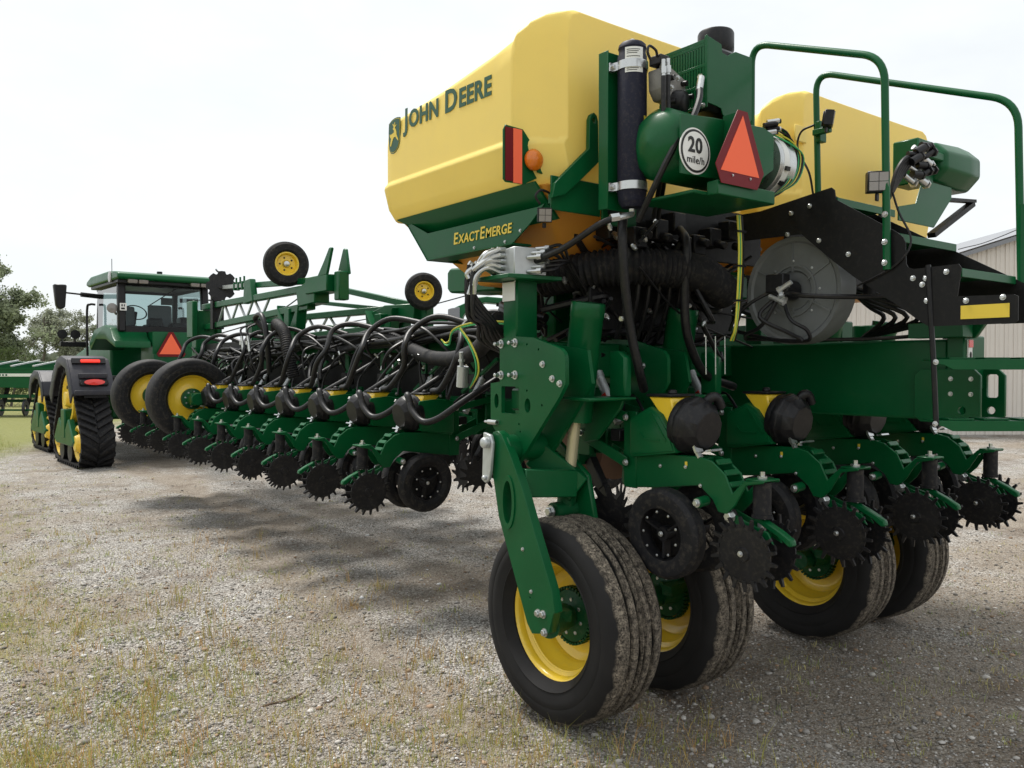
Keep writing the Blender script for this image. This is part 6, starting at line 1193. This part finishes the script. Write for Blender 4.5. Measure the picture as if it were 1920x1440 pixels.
for x_, z_ in ((-1.75, 2.55), (-2.95, 2.4), (-5.6, 2.25), (-8.9, 2.2)):
    mb = MB(); mb.cyl((x_, .3, 1.0), (x_, .3, z_), .03, n=8); mb.cyl((x_, .3, z_ - .12), (x_, .3, z_ + .12), .06, n=8); cb_(mb, 'marker_rod', 'plastic')
mb = MB(); mb.tube([(-3.3, .2, 1.0), (-3.3, .2, 2.5), (-3.2, .2, 2.66), (-2.3, .2, 2.62), (-2.15, .2, 2.5), (-2.15, .2, 1.0)], .025, 8, 4); cb_(mb, 'hoop_rail', 'green')
for x_ in (1.0, 3.0):
    mb = MB(); mb.lathe((x_, .5, .75), (0, -1, 0), [(.38, -.2), (.6, -.24), (.73, -.2), (.75, 0), (.73, .2), (.6, .24), (.38, .2)], 32, True); cb_(mb, 'cart_tyre', 'rubber')
    mb = MB(); mb.lathe((x_, .5, .75), (0, -1, 0), [(.39, .18), (.30, .10), (.12, .05), (0, .06)], 28); cb_(mb, 'cart_rim', 'rimy')

# ------------------------------------------------------------------ shed
SH_C = cam_pt(8.1, 20.8, 0)
SH = thing('metal_shed', 'beige metal shed with grey roof edge behind the stairs', 'shed', SH_C, rz=math.atan2(-.6088, .7933))
def sb(mb, nm, mtl, **k): return build(mb, nm, mtl, SH, org=(0, 0, 0), wl=False, **k)
roof = lambda x_: 3.50 + .315 * x_ if x_ < 9 else 3.50 + .315 * (18 - x_)
pw = .92
for i in range(20):
    a, b_ = i * pw, (i + 1) * pw - .004; mb = MB(); mb.prism([(a, -.1), (b_, -.1), (b_, roof(b_)), (a, roof(a))], 'y', 0, .02)
    for k_ in range(4): x_ = a + .02 + k_ * .228; mb.prism([(x_, -.1), (x_ + .035, -.1), (x_ + .035, roof(x_) - .02), (x_, roof(x_) - .02)], 'y', -.022, 0)
    for k_ in range(4): x_ = a + .12 + k_ * .228; mb.prism([(x_, -.1), (x_ + .012, -.1), (x_ + .012, roof(x_) - .02), (x_, roof(x_) - .02)], 'y', -.008, 0)
    sb(mb, 'siding_panel', 'siding')
mb = MB(); mb.beam((-.25, -.1, roof(0) - .10), (9, -.1, roof(9)), .2, .10); mb.beam((9, -.1, roof(9)), (18.2, -.1, roof(0) - .1), .2, .10); sb(mb, 'roof_trim', 'trim')
mb = MB(); mb.add([(-.3, -.2, roof(0) - .02), (9, -.2, roof(9) + .08), (9, 22, roof(9) + .08), (-.3, 22, roof(0) - .02), (18.3, -.2, roof(0) - .02), (18.3, 22, roof(0) - .02)], [(0, 1, 2, 3), (1, 4, 5, 2)]); sb(mb, 'roof_sheet', 'trim')
mb = MB(); mb.bx(0, .02, .02, 22, -.1, 3.5); mb.bx(18.36, 18.38, .02, 22, -.1, 3.5); sb(mb, 'side_wall', 'siding')
mb = MB(); a = cam_pt(10.35, 20, 4.5); mb.tube([cam_pt(9.6, 18, 4.2), cam_pt(11.5, 19.6, 4.75), cam_pt(16, 22, 6.5)], .012, 6, 6); o = build(mb, 'overhead_wire', 'hose'); tag(o, 'thin dark overhead wire running to the shed roof', 'wire')

# ------------------------------------------------------------------ trees
def leaf_mat(name, cols):
    m = attr_mat(name, .8, .35); return m
LM = leaf_mat('tree_leaves', None)
def tree(loc, h, cr, nl, label, seed, sparse=.5, base=.25, tint=(.085, .105, .05), group=None, limbs=9):
    r_ = random.Random(seed); T = thing('tree', label, 'tree', loc, group)
    mb = MB(); tips = []
    def limb(p, d, L__, rad, depth):
        pts = [p]; q_ = V(p)
        for i in range(4): d = (d + V((r_.uniform(-.2, .2), r_.uniform(-.2, .2), r_.uniform(-.05, .18)))).normalized(); q_ = q_ + d * L__ / 4; pts.append(q_.copy())
        P_ = catmull(pts, 2); vs = []; n_ = 6
        for i, c_ in enumerate(P_):
            rr_ = rad * (1 - .7 * i / (len(P_) - 1))
            for j in range(n_): a = j / n_ * 6.28; vs.append(c_ + V((math.cos(a), math.sin(a), 0)) * rr_ if d.z > .5 else c_ + V((0, math.cos(a), math.sin(a))) * rr_)
        mb.add(vs, [(i * n_ + j, i * n_ + (j + 1) % n_, (i + 1) * n_ + (j + 1) % n_, (i + 1) * n_ + j) for i in range(len(P_) - 1) for j in range(n_)])
        if depth > 0:
            for i in range(limbs if depth == 2 else 4):
                t = r_.uniform(base if depth == 2 else .3, 1); c_ = P_[int(t * (len(P_) - 1))]; a = r_.uniform(0, 6.28); dd = V((math.cos(a), math.sin(a), r_.uniform(.15, .9))).normalized()
                limb(c_, dd, L__ * (r_.uniform(.28, .5) if depth == 2 else .5) * (1.25 - .5 * t), rad * .38, depth - 1)
        tips.append((P_[-1], L__ * .35)); tips.append((P_[len(P_) // 2], L__ * .3)) if depth < 2 else None
    limb(V((0, 0, -.1)), V((0, 0, 1)), h * .9, h * .022, 2)
    tk = build(mb, 'trunk', 'bark', T, org=(0, 0, 0), center=None, wl=False, recalc=False)
    g = np.random.default_rng(seed); n = nl; tp = [t for t in tips if t[0].z > h * base * .8]
    ti = g.integers(0, len(tp), n); c_ = np.array([list(tp[i][0]) for i in ti]); rad = np.array([max(.35, min(cr * .33, tp[i][1])) for i in ti])
    # clump centres, then leaves in each clump
    o_ = g.normal(0, 1, (n, 3)); o_ /= np.linalg.norm(o_, axis=1)[:, None]; c_ = c_ + o_ * (rad * g.random(n) ** .5)[:, None] * np.array([1, 1, .6])
    ks = 9; cc = np.repeat(c_, ks, 0) + g.normal(0, h * .016, (n * ks, 3)); s = h * .0105 * (.6 + .9 * g.random(n * ks))
    a = g.normal(0, 1, (n * ks, 3)); a /= np.linalg.norm(a, axis=1)[:, None]; b_ = np.cross(a, g.normal(0, 1, (n * ks, 3))); b_ /= np.linalg.norm(b_, axis=1)[:, None]
    P = np.stack([cc - a * s[:, None], cc + b_ * s[:, None] * .6, cc + a * s[:, None], cc - b_ * s[:, None] * .6], 1).reshape(-1, 3)
    me = bpy.data.meshes.new('crown'); np_mesh(me, P, np.arange(len(P)).reshape(-1, 4), 4)
    cl = np.repeat(.65 + .7 * g.random(n), ks)[:, None] * np.array(tint)[None] * (.75 + .5 * g.random((n * ks, 1))); cl = np.concatenate([cl, np.ones((n * ks, 1))], 1)
    at_ = me.color_attributes.new('Col', 'FLOAT_COLOR', 'POINT'); at_.data.foreach_set('color', np.repeat(cl, 4, 0).astype(np.float32).ravel())
    me.materials.append(LM); o = bpy.data.objects.new('crown', me); C.objects.link(o); o.parent = T; return T
def tp_(px, Zd): return tuple(cam_pt((px - 960) / 1565 * Zd, Zd, 0))
tree(tp_(8, 50), 8.2, 4.6, 4600, 'tall grey-green tree at the left edge behind the drill', 3, tint=(.24, .28, .18), base=.16, limbs=14)
tree(tp_(-85, 47), 9.0, 5, 2600, 'tall tree just outside the left edge of the yard', 4, tint=(.24, .28, .18))
tree(tp_(76, 60), 6.4, 3.2, 800, 'thin see-through tree right of the tall left tree', 5, tint=(.28, .30, .23), base=.35, limbs=7)
tree(tp_(110, 62), 5.8, 3.0, 760, 'thin tree between two other thin trees at left', 6, tint=(.28, .30, .23), base=.35, limbs=7)
tree(tp_(140, 61), 5.6, 2.8, 700, 'thin tree just behind the front left track', 8, tint=(.28, .30, .23), base=.35, limbs=7)
tree(tp_(192, 62), 5.6, 3.2, 800, 'small tree showing between fender and cab of the tractor', 9, tint=(.24, .27, .19), base=.2, limbs=8)
for i, (px_, Zd, h_, lb) in enumerate(((20, 36, 2.6, 'dark green bush under the drill hopper'), (100, 40, 2.4, 'low bush behind the front left track'), (-40, 38, 2.8, 'low bush at the far left edge'), (170, 44, 2.4, 'low bush behind the tractor rear fender'))):
    tree(tp_(px_, Zd), h_, 2.6, 700, lb, 20 + i, tint=(.06, .085, .028), base=.02, limbs=14)
# far wood all round the horizon
g = np.random.default_rng(12); n = 26000; az = g.random(n) * 6.283; rr = 230 + 30 * g.random(n); hh = (5.5 + 1.2 * np.sin(az * 31) + 1.0 * np.sin(az * 73 + 1)) * g.random(n) ** .7
cc = np.stack([rr * np.cos(az), rr * np.sin(az), hh], -1); a = g.normal(0, 1, (n, 3)); a /= np.linalg.norm(a, axis=1)[:, None]; b_ = np.cross(a, g.normal(0, 1, (n, 3))); b_ /= np.linalg.norm(b_, axis=1)[:, None]; s = 1.1 * (.6 + .8 * g.random(n))[:, None]
P = np.stack([cc - a * s, cc + b_ * s * .8, cc + a * s, cc - b_ * s * .8], 1).reshape(-1, 3); me = bpy.data.meshes.new('distant_wood'); np_mesh(me, P, np.arange(len(P)).reshape(-1, 4), 4)
cl = np.concatenate([np.array([[.13, .15, .11]]) * (.7 + .6 * g.random((n, 1))), np.ones((n, 1))], 1); at_ = me.color_attributes.new('Col', 'FLOAT_COLOR', 'POINT'); at_.data.foreach_set('color', np.repeat(cl, 4, 0).astype(np.float32).ravel()); me.materials.append(LM)
o = bpy.data.objects.new('distant_wood', me); C.objects.link(o); o['kind'] = 'stuff'; o['label'] = 'far grey green wood along the horizon'

# everything was drawn from a datum 0.12 m above the yard: lift it so that the yard lies at z = 0
for o in list(SC.objects):
    if o.parent is None and o is not cam and o is not sun: o.location.z += .12
